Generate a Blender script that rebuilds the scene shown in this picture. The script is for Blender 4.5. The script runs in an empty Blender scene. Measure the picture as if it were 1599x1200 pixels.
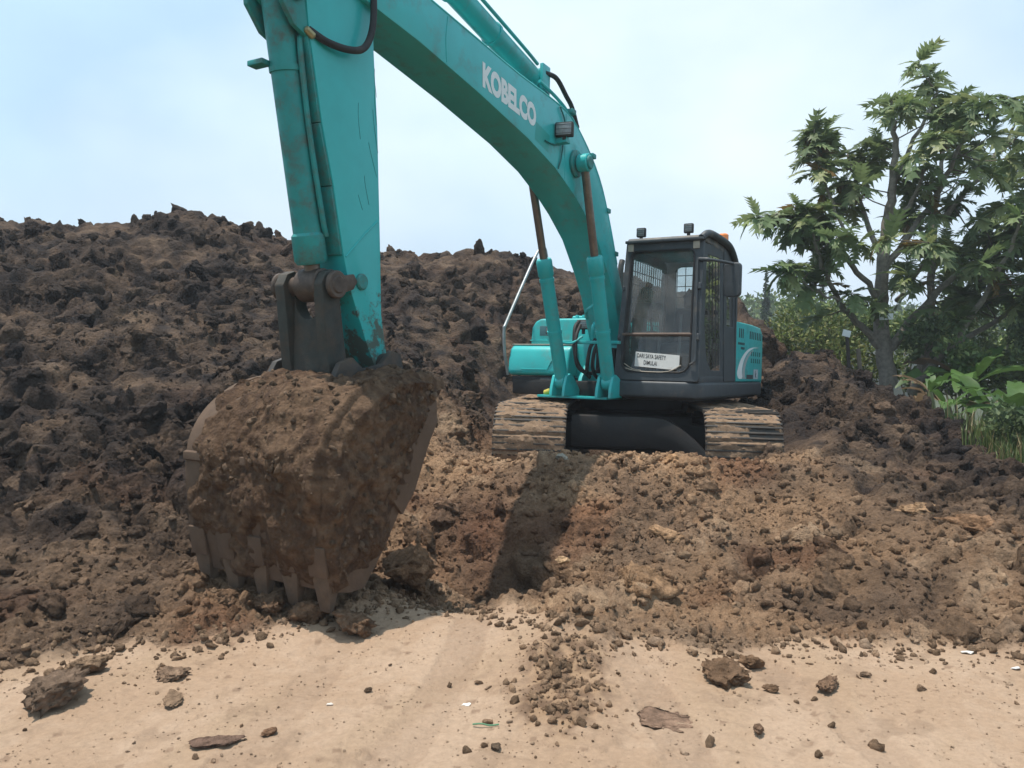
import bpy, bmesh, math, random
import numpy as np
from mathutils import Matrix, Vector
R = math.radians
rnd = random.Random(7)
rng = np.random.default_rng(11)
S = bpy.context.scene
C = S.collection

# ------------------------------------------------------------------ camera
FPX = 1230.0
PITCH = 0.02184521
CAMZ = 1.65
cd = bpy.data.cameras.new('camera'); cam = bpy.data.objects.new('camera', cd); C.objects.link(cam)
cd.sensor_width = 36.0; cd.lens = FPX/1599*36.0; cd.clip_start = 0.05; cd.clip_end = 3000
cam.location = (0, 0, CAMZ); cam.rotation_euler = (math.pi/2-PITCH, 0, 0)
S.camera = cam
# ------------------------------------------------------------------ sky and sun
SKYOFF = (0.0, 0.0, 0.0)
SUNV = Vector((-0.208, -0.01, 1.0)).normalized()
w = bpy.data.worlds.new('World'); S.world = w; w.use_nodes = True
nt = w.node_tree; nt.nodes.clear()
def N(nt, t, **k):
    n = nt.nodes.new(t)
    for a, b in k.items(): setattr(n, a, b)
    return n
sky = N(nt, 'ShaderNodeTexSky', sky_type='NISHITA', sun_disc=False)
sky.sun_elevation = math.asin(SUNV.z); sky.sun_rotation = math.atan2(SUNV.x, SUNV.y)
sky.air_density = 1.0; sky.dust_density = 3.0; sky.ozone_density = 1.5
tc = N(nt, 'ShaderNodeTexCoord')
mp = N(nt, 'ShaderNodeMapping'); mp.inputs['Scale'].default_value = (1.0, 1.0, 1.7); mp.inputs['Location'].default_value = (0.35, 0.1, 0.0)
cn = N(nt, 'ShaderNodeTexNoise'); cn.inputs['Scale'].default_value = 2.1; cn.inputs['Detail'].default_value = 6; cn.inputs['Roughness'].default_value = 0.5
cr = N(nt, 'ShaderNodeMapRange'); cr.inputs['From Min'].default_value = 0.42; cr.inputs['From Max'].default_value = 0.72
cr.inputs['To Min'].default_value = 0.72; cr.inputs['To Max'].default_value = 1.0
mx = N(nt, 'ShaderNodeMix', data_type='RGBA')
mx.inputs['B'].default_value = (6.5, 9.2, 11.4, 1)
bg = N(nt, 'ShaderNodeBackground'); bg.inputs['Strength'].default_value = 0.085
wo = N(nt, 'ShaderNodeOutputWorld')
L = nt.links.new
L(tc.outputs['Generated'], mp.inputs['Vector']); L(mp.outputs['Vector'], cn.inputs['Vector'])
L(cn.outputs['Fac'], cr.inputs['Value']); L(cr.outputs['Result'], mx.inputs['Factor'])
cn2 = N(nt, 'ShaderNodeTexNoise'); cn2.inputs['Scale'].default_value = 1.25; cn2.inputs['Detail'].default_value = 5; cn2.inputs['Roughness'].default_value = 0.48
mp2 = N(nt, 'ShaderNodeMapping'); mp2.inputs['Location'].default_value = SKYOFF; mp2.inputs['Scale'].default_value = (1, 1, 1.6); L(tc.outputs['Generated'], mp2.inputs['Vector']); L(mp2.outputs['Vector'], cn2.inputs['Vector'])
cr2 = N(nt, 'ShaderNodeMapRange'); cr2.inputs['From Min'].default_value = 0.48; cr2.inputs['From Max'].default_value = 0.72; cr2.inputs['To Max'].default_value = 0.75; L(cn2.outputs['Fac'], cr2.inputs['Value'])
mx2 = N(nt, 'ShaderNodeMix', data_type='RGBA'); mx2.inputs['B'].default_value = (11.2, 12.4, 12.9, 1); L(cr2.outputs['Result'], mx2.inputs['Factor']); L(mx.outputs['Result'], mx2.inputs['A'])
# dusty air low over the horizon
sz = N(nt, 'ShaderNodeSeparateXYZ'); L(tc.outputs['Generated'], sz.inputs[0])
hzr = N(nt, 'ShaderNodeMapRange'); hzr.inputs['From Min'].default_value = 0.28; hzr.inputs['From Max'].default_value = 0.0; hzr.inputs['To Max'].default_value = 0.75; L(sz.outputs['Z'], hzr.inputs['Value'])
mx3 = N(nt, 'ShaderNodeMix', data_type='RGBA'); mx3.inputs['B'].default_value = (7.3, 8.6, 10.3, 1); L(hzr.outputs['Result'], mx3.inputs['Factor']); L(mx2.outputs['Result'], mx3.inputs['A'])
L(sky.outputs['Color'], mx.inputs['A']); L(mx3.outputs['Result'], bg.inputs['Color']); L(bg.outputs['Background'], wo.inputs['Surface'])
sd = bpy.data.lights.new('sun', 'SUN'); sd.energy = 4.2; sd.angle = R(0.6); sd.color = (1.0, 0.93, 0.84)
so = bpy.data.objects.new('sun', sd); C.objects.link(so); so.rotation_euler = SUNV.to_track_quat('Z', 'Y').to_euler()
so.location = (0, 0, 30)
S.view_settings.view_transform = 'Standard'; S.view_settings.look = 'None'
S.view_settings.gamma = 1.0; S.view_settings.use_curve_mapping = False
S.view_settings.exposure = 0.22

# ------------------------------------------------------------------ helpers
def W(px, py, d):
    """point of the place seen at photo position px,py, d metres in front of the camera"""
    x = (px-799.5)/FPX; y = -(py-600)/FPX
    r = np.array([x, math.cos(PITCH)+y*math.sin(PITCH), -math.sin(PITCH)+y*math.cos(PITCH)])
    return np.array([0, 0, CAMZ])+r*(d/r[1])

_perm = rng.permutation(512).astype(np.int32)
_grad = rng.normal(size=(512, 3)); _grad /= np.linalg.norm(_grad, axis=1)[:, None]; _grad = _grad.astype(np.float32)
_joff = np.stack([(np.arange(512)*37 % 512)/512., (np.arange(512)*101 % 509)/509., (np.arange(512)*211 % 503)/503.], 1).astype(np.float32)
def _h(i, j, k): return _perm[(_perm[(_perm[i & 511]+j) & 511]+k) & 511]
def pn(p):
    p = np.asarray(p, np.float32); i = np.floor(p).astype(np.int32); f = p-i
    u = f*f*f*(f*(f*6-15)+10)
    r = 0
    for a in (0, 1):
        wa = u[:, 0] if a else 1-u[:, 0]
        for b in (0, 1):
            wb = u[:, 1] if b else 1-u[:, 1]
            for c in (0, 1):
                wc = u[:, 2] if c else 1-u[:, 2]
                g = _grad[_h(i[:, 0]+a, i[:, 1]+b, i[:, 2]+c)]
                r = r+wa*wb*wc*((f[:, 0]-np.float32(a))*g[:, 0]+(f[:, 1]-np.float32(b))*g[:, 1]+(f[:, 2]-np.float32(c))*g[:, 2])
    return r*1.5
def worley(p, jit=0.9):
    p = np.asarray(p, np.float32); i = np.floor(p).astype(np.int32); f = p-i
    f1 = np.full(len(p), 9.0, np.float32); f2 = f1.copy(); cid = np.zeros(len(p), np.int32)
    for a in (-1, 0, 1):
        for b in (-1, 0, 1):
            for c in (-1, 0, 1):
                h = _h(i[:, 0]+a, i[:, 1]+b, i[:, 2]+c)
                q = _joff[h]*np.float32(jit)+(np.array([a, b, c])+0.5-0.5*jit).astype(np.float32)-f
                d = np.sqrt(q[:, 0]**2+q[:, 1]**2+q[:, 2]**2)
                m = d < f1
                f2 = np.where(m, f1, np.minimum(f2, d)); cid = np.where(m, h, cid); f1 = np.where(m, d, f1)
    return f1, f2, cid
def sst(x, a, b):
    t = np.clip((x-a)/(b-a), 0, 1); return t*t*(3-2*t)

MATS = {}
def mat(name, col, rough=0.6, metal=0.0, var=0.15, scale=6.0, bump=0.0, bscale=60.0, spec=0.5, attr=None, dirt=None, dirtamt=0.5, dscale=4.0, trans=0.0, coat=0.0):
    if name in MATS: return MATS[name]
    m = bpy.data.materials.new(name); m.use_nodes = True; MATS[name] = m
    t = m.node_tree; b = t.nodes['Principled BSDF']; l = t.links.new
    b.inputs['Roughness'].default_value = rough; b.inputs['Metallic'].default_value = metal
    b.inputs['Specular IOR Level'].default_value = spec; b.inputs['Coat Weight'].default_value = coat
    co = N(t, 'ShaderNodeTexCoord')
    n1 = N(t, 'ShaderNodeTexNoise'); n1.inputs['Scale'].default_value = scale; n1.inputs['Detail'].default_value = 8; n1.inputs['Roughness'].default_value = 0.62
    l(co.outputs['Object'], n1.inputs['Vector'])
    mr = N(t, 'ShaderNodeMapRange'); mr.inputs['From Min'].default_value = 0.25; mr.inputs['From Max'].default_value = 0.75
    mr.inputs['To Min'].default_value = 1-var; mr.inputs['To Max'].default_value = 1+var
    l(n1.outputs['Fac'], mr.inputs['Value'])
    mul = N(t, 'ShaderNodeMix', data_type='RGBA', blend_type='MULTIPLY'); mul.inputs['Factor'].default_value = 1
    if attr:
        at = N(t, 'ShaderNodeAttribute', attribute_name=attr); l(at.outputs['Color'], mul.inputs['A'])
    else: mul.inputs['A'].default_value = (*col, 1)
    l(mr.outputs['Result'], mul.inputs['B'])
    out = mul.outputs['Result']
    if dirt:
        n2 = N(t, 'ShaderNodeTexNoise'); n2.inputs['Scale'].default_value = dscale; n2.inputs['Detail'].default_value = 10; n2.inputs['Roughness'].default_value = 0.7
        l(co.outputs['Object'], n2.inputs['Vector'])
        r2 = N(t, 'ShaderNodeMapRange'); r2.inputs['From Min'].default_value = 0.62-0.25*dirtamt; r2.inputs['From Max'].default_value = 0.78-0.15*dirtamt
        l(n2.outputs['Fac'], r2.inputs['Value'])
        r3 = N(t, 'ShaderNodeMath', operation='MULTIPLY'); r3.inputs[1].default_value = min(1.0, 0.35+dirtamt*0.6); l(r2.outputs['Result'], r3.inputs[0])
        mm = N(t, 'ShaderNodeMix', data_type='RGBA'); mm.inputs['B'].default_value = (*dirt, 1)
        l(out, mm.inputs['A']); l(r3.outputs[0], mm.inputs['Factor']); out = mm.outputs['Result']
        rr = N(t, 'ShaderNodeMapRange'); rr.inputs['To Min'].default_value = rough; rr.inputs['To Max'].default_value = 0.9
        l(r3.outputs[0], rr.inputs['Value']); l(rr.outputs['Result'], b.inputs['Roughness'])
    l(out, b.inputs['Base Color'])
    if bump:
        n3 = N(t, 'ShaderNodeTexNoise'); n3.inputs['Scale'].default_value = bscale; n3.inputs['Detail'].default_value = 6; n3.inputs['Roughness'].default_value = 0.65
        l(co.outputs['Object'], n3.inputs['Vector'])
        bp = N(t, 'ShaderNodeBump'); bp.inputs['Strength'].default_value = 1.0; bp.inputs['Distance'].default_value = bump
        l(n3.outputs['Fac'], bp.inputs['Height']); l(bp.outputs['Normal'], b.inputs['Normal'])
    if trans:
        tr = N(t, 'ShaderNodeBsdfTranslucent'); l(out, tr.inputs['Color'])
        ms = N(t, 'ShaderNodeMixShader'); ms.inputs[0].default_value = trans
        l(b.outputs[0], ms.inputs[1]); l(tr.outputs[0], ms.inputs[2]); l(ms.outputs[0], t.nodes['Material Output'].inputs['Surface'])
    return m
def glassmat(name, tint, refl=1.0):
    m = bpy.data.materials.new(name); m.use_nodes = True; t = m.node_tree; t.nodes.clear(); l = t.links.new
    tr = N(t, 'ShaderNodeBsdfTransparent'); tr.inputs['Color'].default_value = (*tint, 1)
    gl = N(t, 'ShaderNodeBsdfGlossy'); gl.inputs['Roughness'].default_value = 0.015
    fr = N(t, 'ShaderNodeFresnel'); fr.inputs['IOR'].default_value = 1.6
    # dust film on the pane, strengthened to stand in for sky reflections
    df = N(t, 'ShaderNodeBsdfDiffuse'); df.inputs['Color'].default_value = (.36, .34, .31, 1)
    co = N(t, 'ShaderNodeTexCoord'); ns = N(t, 'ShaderNodeTexNoise'); ns.inputs['Scale'].default_value = 5; ns.inputs['Detail'].default_value = 9
    l(co.outputs['Object'], ns.inputs['Vector'])
    mr = N(t, 'ShaderNodeMapRange'); mr.inputs['From Min'].default_value = 0.35; mr.inputs['From Max'].default_value = 0.8; mr.inputs['To Min'].default_value = 0.05; mr.inputs['To Max'].default_value = 0.28
    l(ns.outputs['Fac'], mr.inputs['Value'])
    m1 = N(t, 'ShaderNodeMixShader'); m2 = N(t, 'ShaderNodeMixShader'); o = N(t, 'ShaderNodeOutputMaterial')
    mu = N(t, 'ShaderNodeMath', operation='MULTIPLY'); mu.inputs[1].default_value = refl; mu.use_clamp = True
    l(fr.outputs[0], mu.inputs[0]); l(mu.outputs[0], m1.inputs[0]); l(tr.outputs[0], m1.inputs[1]); l(gl.outputs[0], m1.inputs[2])
    l(mr.outputs[0], m2.inputs[0]); l(m1.outputs[0], m2.inputs[1]); l(df.outputs[0], m2.inputs[2]); l(m2.outputs[0], o.inputs['Surface'])
    return m

def link(name, me, m, parent=None):
    o = bpy.data.objects.new(name, me); C.objects.link(o)
    if m is not None and not me.materials: me.materials.append(m)
    if parent is not None: o.parent = parent
    return o
def tag(o, label=None, cat=None, group=None, kind=None):
    if label: o['label'] = label
    if cat: o['category'] = cat
    if group: o['group'] = group
    if kind: o['kind'] = kind
    return o
def empty(name, loc=(0, 0, 0), rz=0):
    o = bpy.data.objects.new(name, None); C.objects.link(o); o.location = loc; o.rotation_euler = (0, 0, rz); o.empty_display_size = 0.2
    return o
def npmesh(name, v, f, col=None, smooth=True):
    """v (n,3), f (m,k) with constant k"""
    v = np.asarray(v, np.float32); f = np.asarray(f, np.int32); k = f.shape[1]
    me = bpy.data.meshes.new(name)
    me.vertices.add(len(v)); me.vertices.foreach_set('co', v.ravel())
    me.loops.add(f.size); me.loops.foreach_set('vertex_index', f.ravel())
    me.polygons.add(len(f)); me.polygons.foreach_set('loop_start', np.arange(0, f.size, k, dtype=np.int32))
    me.polygons.foreach_set('use_smooth', np.full(len(f), smooth))
    me.update(calc_edges=True)
    if col is not None:
        a = me.color_attributes.new('Col', 'FLOAT_COLOR', 'POINT')
        c4 = np.ones((len(v), 4), np.float32); c4[:, :3] = col; a.data.foreach_set('color', c4.ravel())
    return me
def fin(bm, name, m, parent=None, ang=38):
    bmesh.ops.recalc_face_normals(bm, faces=bm.faces)
    for f in bm.faces: f.smooth = True
    for e in bm.edges:
        if len(e.link_faces) == 2 and e.calc_face_angle(0) > R(ang): e.smooth = False
    me = bpy.data.meshes.new(name); bm.to_mesh(me); bm.free()
    ms = m if isinstance(m, (list, tuple)) else [m]
    for x in ms: me.materials.append(x)
    return link(name, me, None, parent)
def bev(bm, edges, off, seg=2):
    if off > 0: bmesh.ops.bevel(bm, geom=list(edges), offset=off, segments=seg, affect='EDGES', profile=0.6, clamp_overlap=True)
def abox(bm, lo, hi, bevel=0.01, M=None, mi=0, seg=2):
    b = bmesh.new(); bmesh.ops.create_cube(b, size=1)
    lo = Vector(lo); hi = Vector(hi)
    for v in b.verts: v.co = Vector([(lo[i]+hi[i])/2+v.co[i]*(hi[i]-lo[i]) for i in range(3)])
    bev(b, b.edges, bevel, seg)
    if M is not None: b.transform(M)
    merge(bm, b, mi)
def merge(bm, b, mi=0):
    me = bpy.data.meshes.new('tmp'); b.to_mesh(me); b.free()
    n = len(bm.faces); bm.from_mesh(me); bpy.data.meshes.remove(me)
    bm.faces.ensure_lookup_table()
    if mi:
        for f in bm.faces[n:]: f.material_index = mi
def prism(bm, pts, y0, y1, bevel=0.01, mi=0, axis='y', seg=2):
    """polygon of (a,b) extruded; axis y: (x,z); axis x: (y,z); axis z: (x,y)"""
    b = bmesh.new()
    def P(p, t):
        return {'y': (p[0], t, p[1]), 'x': (t, p[0], p[1]), 'z': (p[0], p[1], t)}[axis]
    v0 = [b.verts.new(P(p, y0)) for p in pts]; v1 = [b.verts.new(P(p, y1)) for p in pts]
    n = len(pts)
    b.faces.new(v0); b.faces.new(v1)
    for i in range(n): b.faces.new((v0[i], v0[(i+1) % n], v1[(i+1) % n], v1[i]))
    bmesh.ops.recalc_face_normals(b, faces=b.faces)
    if bevel: bev(b, [e for e in b.edges if e.calc_face_angle(0) > R(25)], bevel, seg)
    merge(bm, b, mi)
def catmull(P, n=6):
    P = [np.array(p, float) for p in P]; out = []
    Q = [2*P[0]-P[1]]+P+[2*P[-1]-P[-2]]
    for i in range(1, len(Q)-2):
        for t in np.linspace(0, 1, n, endpoint=False):
            a, b, c, d = Q[i-1:i+3]
            out.append(0.5*((2*b)+(c-a)*t+(2*a-5*b+4*c-d)*t*t+(3*b-a-3*c+d)*t**3))
    out.append(P[-1]); return np.array(out)
def tubemesh(path, rad, n=8, cap=True):
    P = np.asarray(path, float); m = len(P); rad = np.broadcast_to(np.asarray(rad, float), (m,))
    T = np.gradient(P, axis=0); T /= np.linalg.norm(T, axis=1)[:, None]+1e-12
    a = np.array([0, 0, 1.0]) if abs(T[0][2]) < 0.9 else np.array([1.0, 0, 0])
    u = np.cross(T[0], a); u /= np.linalg.norm(u); V = []
    th = np.arange(n)*2*math.pi/n
    for i in range(m):
        u = u-T[i]*np.dot(u, T[i]); u /= np.linalg.norm(u); vv = np.cross(T[i], u)
        V.append(P[i]+rad[i]*(np.cos(th)[:, None]*u+np.sin(th)[:, None]*vv))
    V = np.concatenate(V); F = []
    for i in range(m-1):
        for j in range(n):
            F.append((i*n+j, i*n+(j+1) % n, (i+1)*n+(j+1) % n, (i+1)*n+j))
    return V, F, [list(range(n))[::-1], list(range((m-1)*n, m*n))] if cap else []
def tube(bm, path, rad, n=10, cap=True, mi=0):
    V, F, Cp = tubemesh(path, rad, n, cap)
    vs = [bm.verts.new(v) for v in V]
    for f in list(F)+list(Cp):
        try:
            x = bm.faces.new([vs[i] for i in f]); x.material_index = mi
        except ValueError: pass
def cyl(bm, a, b, r, n=20, mi=0, r2=None):
    a = np.array(a, float); b = np.array(b, float)
    tube(bm, [a, b], [r, r if r2 is None else r2], n, True, mi)
def cap_cyl(bm, a, b, r, n=20, c=0.01, mi=0):
    a = np.array(a, float); b = np.array(b, float); d = (b-a)/np.linalg.norm(b-a)
    tube(bm, [a, a+d*1e-4+d*c*0, a+d*c, b-d*c, b-d*1e-4, b], [r-c, r-c, r, r, r-c, r-c], n, True, mi)
def rrect(x0, x1, y0, y1, r, n=5):
    r4 = r if isinstance(r, (list, tuple)) else [r]*4      # order: (x1,y0),(x1,y1),(x0,y1),(x0,y0)
    out = []
    for (cx, cy, a0), q in zip(((x1, y0, -90), (x1, y1, 0), (x0, y1, 90), (x0, y0, 180)), r4):
        ox = cx-q if cx == x1 else cx+q; oy = cy+q if cy == y0 else cy-q
        for k in range(n+1):
            a = R(a0+90*k/n); out.append((ox+q*math.cos(a), oy+q*math.sin(a)))
    return out
def raycast(poly, c, a):
    d = (math.cos(a), math.sin(a)); best = None; n = len(poly)
    for i in range(n):
        p = (poly[i][0]-c[0], poly[i][1]-c[1]); q = (poly[(i+1) % n][0]-c[0], poly[(i+1) % n][1]-c[1])
        e = (q[0]-p[0], q[1]-p[1]); den = d[0]*e[1]-d[1]*e[0]
        if abs(den) < 1e-12: continue
        t = (p[0]*e[1]-p[1]*e[0])/den; s = (p[0]*d[1]-p[1]*d[0])/den
        if t > 0 and -1e-9 <= s <= 1+1e-9 and (best is None or t > best): best = t
    best = best or 0
    return (c[0]+d[0]*best, c[1]+d[1]*best)
def ringplate(bm, outer, inner, f3, th, mi=0):
    """plate with an opening: outlines in 2D, f3(a,b,t) maps to 3D with t = depth through the plate"""
    c = (sum(p[0] for p in inner)/len(inner), sum(p[1] for p in inner)/len(inner))
    an = sorted({round(math.atan2(p[1]-c[1], p[0]-c[0]), 5) for p in list(outer)+list(inner)})
    O = [raycast(outer, c, a) for a in an]; I = [raycast(inner, c, a) for a in an]; n = len(an)
    b = bmesh.new(); g = []
    for L_ in (O, I):
        for t in (0, th): g.append([b.verts.new(f3(p[0], p[1], t)) for p in L_])
    o0, o1, i0, i1 = g
    for k in range(n):
        j = (k+1) % n
        for q in ((o0[k], o0[j], i0[j], i0[k]), (o1[k], i1[k], i1[j], o1[j]), (o0[k], o1[k], o1[j], o0[j]), (i0[k], i0[j], i1[j], i1[k])):
            try: b.faces.new(q)
            except ValueError: pass
    bmesh.ops.recalc_face_normals(b, faces=b.faces)
    bev(b, [e for e in b.edges if len(e.link_faces) == 2 and e.calc_face_angle(0) > R(50)], 0.006, 1)
    merge(bm, b, mi)
def flatpoly(bm, pts3, mi=0):
    f = bm.faces.new([bm.verts.new(p) for p in pts3]); f.material_index = mi

# ------------------------------------------------------------------ soil
def tps_fit(P, z, lam=0.02):
    n = len(P); d2 = ((P[:, None]-P[None])**2).sum(2)
    K = np.where(d2 > 0, 0.5*d2*np.log(d2+1e-12), 0)+lam*np.eye(n)
    A = np.zeros((n+3, n+3)); A[:n, :n] = K; A[:n, n] = 1; A[:n, n+1:] = P; A[n:, :n] = A[:n, n:].T
    return np.linalg.solve(A, np.r_[z, 0, 0, 0])
def tps_eval(P, wt, X):
    out = np.empty(len(X))
    for s in range(0, len(X), 40000):
        x = X[s:s+40000]; d2 = ((x[:, None]-P[None])**2).sum(2)
        out[s:s+40000] = (0.5*d2*np.log(d2+1e-12))@wt[:-3]+wt[-3]+x@wt[-2:]
    return out
CP = []
def cpx(px, py, d): p = W(px, py, d); CP.append(p)
for x in (-9, -6, -4.5, -3, -1.5, 0, 1.5, 3, 4.5, 6, 9):
    for y in (1.0, 2.5, 3.6): CP.append((x, y, 0.0))
for x, y in ((-3.2, 4.2), (-2.4, 4.4), (-1.6, 4.75), (-0.4, 4.6), (0.6, 4.4), (1.5, 4.35), (3, 4.3), (5, 4.2), (8, 4.2)): CP.append((x, y, 0.0))
for a in ((0, 900, 5.5), (0, 800, 6.5), (0, 700, 7.8), (0, 600, 9.3), (0, 500, 10.9), (0, 420, 12.6), (0, 352, 14.2),
          (200, 950, 5.15), (200, 850, 6.1), (200, 750, 7.2), (200, 650, 8.6), (200, 550, 10.3), (200, 450, 12.3), (210, 352, 14.8),
          (400, 850, 6.4), (400, 700, 8.2), (400, 600, 10.0), (400, 500, 12.2), (410, 375, 15.2), (275, 336, 15.0),
          (520, 600, 10.5), (520, 480, 13.2), (530, 402, 15.8),
          (640, 943, 5.35), (570, 958, 5.2), (700, 800, 7.3), (700, 700, 8.6), (700, 640, 9.8), (690, 600, 10.8), (690, 500, 13.5), (690, 412, 16.5),
          (790, 402, 17.2), (890, 436, 17.6), (1000, 450, 18.0), (1100, 470, 18.5),
          (885, 716, 7.7), (930, 722, 7.9), (980, 718, 8.05), (1040, 716, 8.05), (980, 800, 7.0), (980, 900, 5.8), (1000, 985, 4.85),
          (1150, 730, 8.1), (1150, 850, 6.6), (1150, 930, 5.5), (1150, 1000, 4.75), (822, 729, 8.3), (770, 745, 8.1),
          (1300, 990, 4.8), (1300, 900, 5.75), (1300, 800, 6.8), (1300, 700, 8.4), (1300, 640, 10.2), (1300, 590, 12.2), (1290, 552, 13.6),
          (1450, 1000, 4.7), (1450, 900, 5.6), (1450, 850, 6.1), (1450, 750, 7.5), (1450, 700, 9.3), (1430, 648, 11.2),
          (1590, 1005, 4.65), (1590, 850, 6.0), (1595, 775, 7.6), (1210, 528, 15.5), (1172, 494, 18), (1215, 600, 12.3)):
    cpx(*a)
CP += [(-.08, 6.2, -.36), (-.5, 6.0, -.25), (-.95, 6.15, -.1), (-.15, 5.7, -.27), (.25, 6.75, .2), (.05, 5.35, .02),
       (-1.1, 5.3, .05), (-2.1, 5.7, .12), (-1.5, 5.5, .1),
       (.2, 9.2, .2), (.9, 9.2, .2), (1.7, 9.2, .2), (2.5, 9.2, .2), (.4, 11, .2), (1.6, 11, .2), (2.8, 11, .22), (1.0, 13.2, .25), (2.2, 13.2, .25), (3.3, 13.4, .4),
       (3.4, 9.3, .72), (3.7, 10.6, .95), (4.0, 12.2, 1.3), (-.75, 9.4, .8), (-.9, 11, 1.25), (-.8, 13, 1.9), (.6, 15, 2.2), (2.4, 15.6, 2.1),
       (7, 10, .35), (6, 12.5, .55), (8, 14, .4), (9.5, 11, .15), (8, 7.5, .3), (10, 18, .2), (6.5, 17, .4), (5.2, 15.4, 1.5), (4.5, 17, 1.6), (13, 14, 0), (13, 25, -.2), (6, 24, -.1),
       (-9, 6, .7), (-9.5, 9, 2.0), (-11, 12, 3.3), (-11.5, 14, 4.1), (-14, 17, 4.4), (-8, 17, 4.1), (-4, 19, 3.9), (0, 20.5, 3.4), (3, 21.5, 2.4),
       (-14, 25, 1.0), (-6, 26, 1.0), (0, 27, .6), (-20, 24, 1.5), (-17, 12, 2.6), (-14, 7, 1.0), (-26, 30, -.3), (-10, 32, -.6), (2, 32, -.6), (12, 32, -.6), (26, 30, -.6), (18, 20, -.1), (15, 9, .1)]
CP = np.array(CP); TW = tps_fit(CP[:, :2], CP[:, 2])
def H(x, y): return float(tps_eval(CP[:, :2], TW, np.array([[x, y]], float))[0])
TOE = np.array([(-30, 3.0), (-4.5, 3.8), (-2.9, 4.25), (-2.5, 4.45), (-1.93, 4.62), (-1.3, 4.95), (-.72, 5.42), (-.38, 5.4), (-.05, 5.0), (.35, 4.75), (.8, 4.72), (1.6, 4.6), (2.95, 4.5), (5, 4.4), (30, 4.2)])
# soil kinds: (x, y, tan 0..1)
SO = np.array([(-4, 5, .35), (-3, 5, .5), (-2.6, 5.6, .45), (-2, 5.2, .7), (-1.2, 5.4, .85), (-.5, 5.6, .8), (-3.4, 6.4, .22), (-2.6, 7.2, .12), (-4.6, 7, .1), (-6, 9, .03), (-4, 9, .05), (-2.4, 9, .04), (-2.8, 8, .08),
               (-1.4, 6.6, .65), (-.9, 7.3, .75), (-.8, 8.3, .9), (-.6, 9.3, .7), (-.9, 10.6, .15), (-1.6, 9.2, .2), (-1.5, 11.5, .04), (0, 12, .1), (1.5, 12, .2), (1.6, 9.4, .6),
               (.2, 7.5, .75), (.8, 8, .95), (1.5, 7.9, 1.), (1.2, 7, .85), (.7, 6, .7), (1.5, 6.2, .62), (2.2, 6.6, .7), (2.2, 5.4, .55), (3, 5.5, .5), (3, 7, .6), (2.6, 7.9, .85), (3.4, 6.2, .55), (4.2, 5.3, .5), (3.5, 7.3, .2), (4.1, 6.5, .25), (3.0, 8.7, .12), (4.8, 6.0, .35), (3.6, 8.2, .08), (4.4, 7, .08), (3.4, 9.5, .08),
               (5, 8.5, .05), (5, 11, .04), (4, 12, .06), (3.8, 14, .08), (6, 6, .3), (7, 8, .1), (-3, 13, .03), (-8, 13, .03), (2, 17, .05), (6, 14, .06), (.9, 5.1, .8), (2, 4.9, .75), (-.2, 6.2, .45)])
def tanmap(X):
    d2 = ((X[:, None]-SO[None, :, :2])**2).sum(2)+.04
    wt = 1/d2**2
    return (wt*SO[:, 2]).sum(1)/wt.sum(1)

NA = 710
ang = np.linspace(R(-46), R(46), NA)
rad = np.exp(np.r_[np.arange(math.log(2.3), math.log(5.4), .0052), np.arange(math.log(5.4), math.log(17.5), .0026), np.linspace(math.log(17.5), math.log(34.0), 70)]); NR = len(rad)
RR, AA = np.meshgrid(rad, ang, indexing='ij')
gx = (RR*np.sin(AA)).ravel(); gy = (RR*np.cos(AA)).ravel()
XY = np.stack([gx, gy], 1)
z0 = tps_eval(CP[:, :2], TW, XY)
zz = z0.reshape(NR, NA)
p0 = np.stack([gx, gy, z0], 1)
G = p0.reshape(NR, NA, 3)
du = np.gradient(G, axis=0); dv = np.gradient(G, axis=1)
nn = np.cross(dv, du).reshape(-1, 3); nn /= np.linalg.norm(nn, axis=1)[:, None]
nn *= np.sign(nn[:, 2])[:, None]
ytoe = np.interp(gx, TOE[:, 0], TOE[:, 1])
wob = pn(p0*[1.6, 1.6, 0]+[3, 7, .5])*.22+pn(p0*[6, 6, 0]+[9, 2, .5])*.1
soilm = sst(gy-ytoe+wob, -.06, .2)
# spur of churned mud running out over the road
sp = np.exp(-(((gx-.25-.12*(gy-3.9)+.1*pn(p0*[4, 4, 0]+33))/.23)**2+((gy-4.1)/.6)**2)**1.1)*(.75+.6*pn(p0*[5, 5, 0]+3))
sp2 = np.exp(-((gx+2.35)/.2)**2-((gy-4.0)/.17)**2)
tanv = tanmap(XY+np.stack([pn(p0*[1.1, 1.1, 1.1]), pn(p0*[1.1, 1.1, 1.1]+50)], 1)*.6)
tanv = np.clip(tanv+pn(p0*2.3+9)*.22+pn(p0*6+4)*.12, 0, 1)
dark = 1-tanv
# pad under the excavator stays calm
qx = gx-1.63; qy = gy-11.0
pad = 1-sst(np.maximum(np.abs(qx+.12*qy)/1.9, np.abs(qy)/2.35), .85, 1.15)
veg = sst(gx-(5.1+.24*(np.clip(gy, 8, 12.5)-8)), 0.1, 0.9)*sst(gy, 7.6, 8.6)
warp = np.stack([pn(p0*2.1+1), pn(p0*2.1+21), pn(p0*2.1+41)], 1)
q1 = p0+warp*.16
h = np.zeros(len(p0))
def billow(p): return np.abs(pn(p))
w1, w1b, c1 = worley(q1*1.15)
w2, w2b, c2 = worley(q1*2.7+13)
w3, w3b, c3 = worley((p0+warp*.05)*6.3+31)
w4, w4b, c4 = worley(p0*14.0+57)
rnd1 = (c1*17 % 97)/97.; rnd2 = (c2*17 % 97)/97.; rnd3 = (c3*17 % 97)/97.; rnd4 = (c4*17 % 97)/97.
farb = sst(gy, 7, 12)
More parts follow.
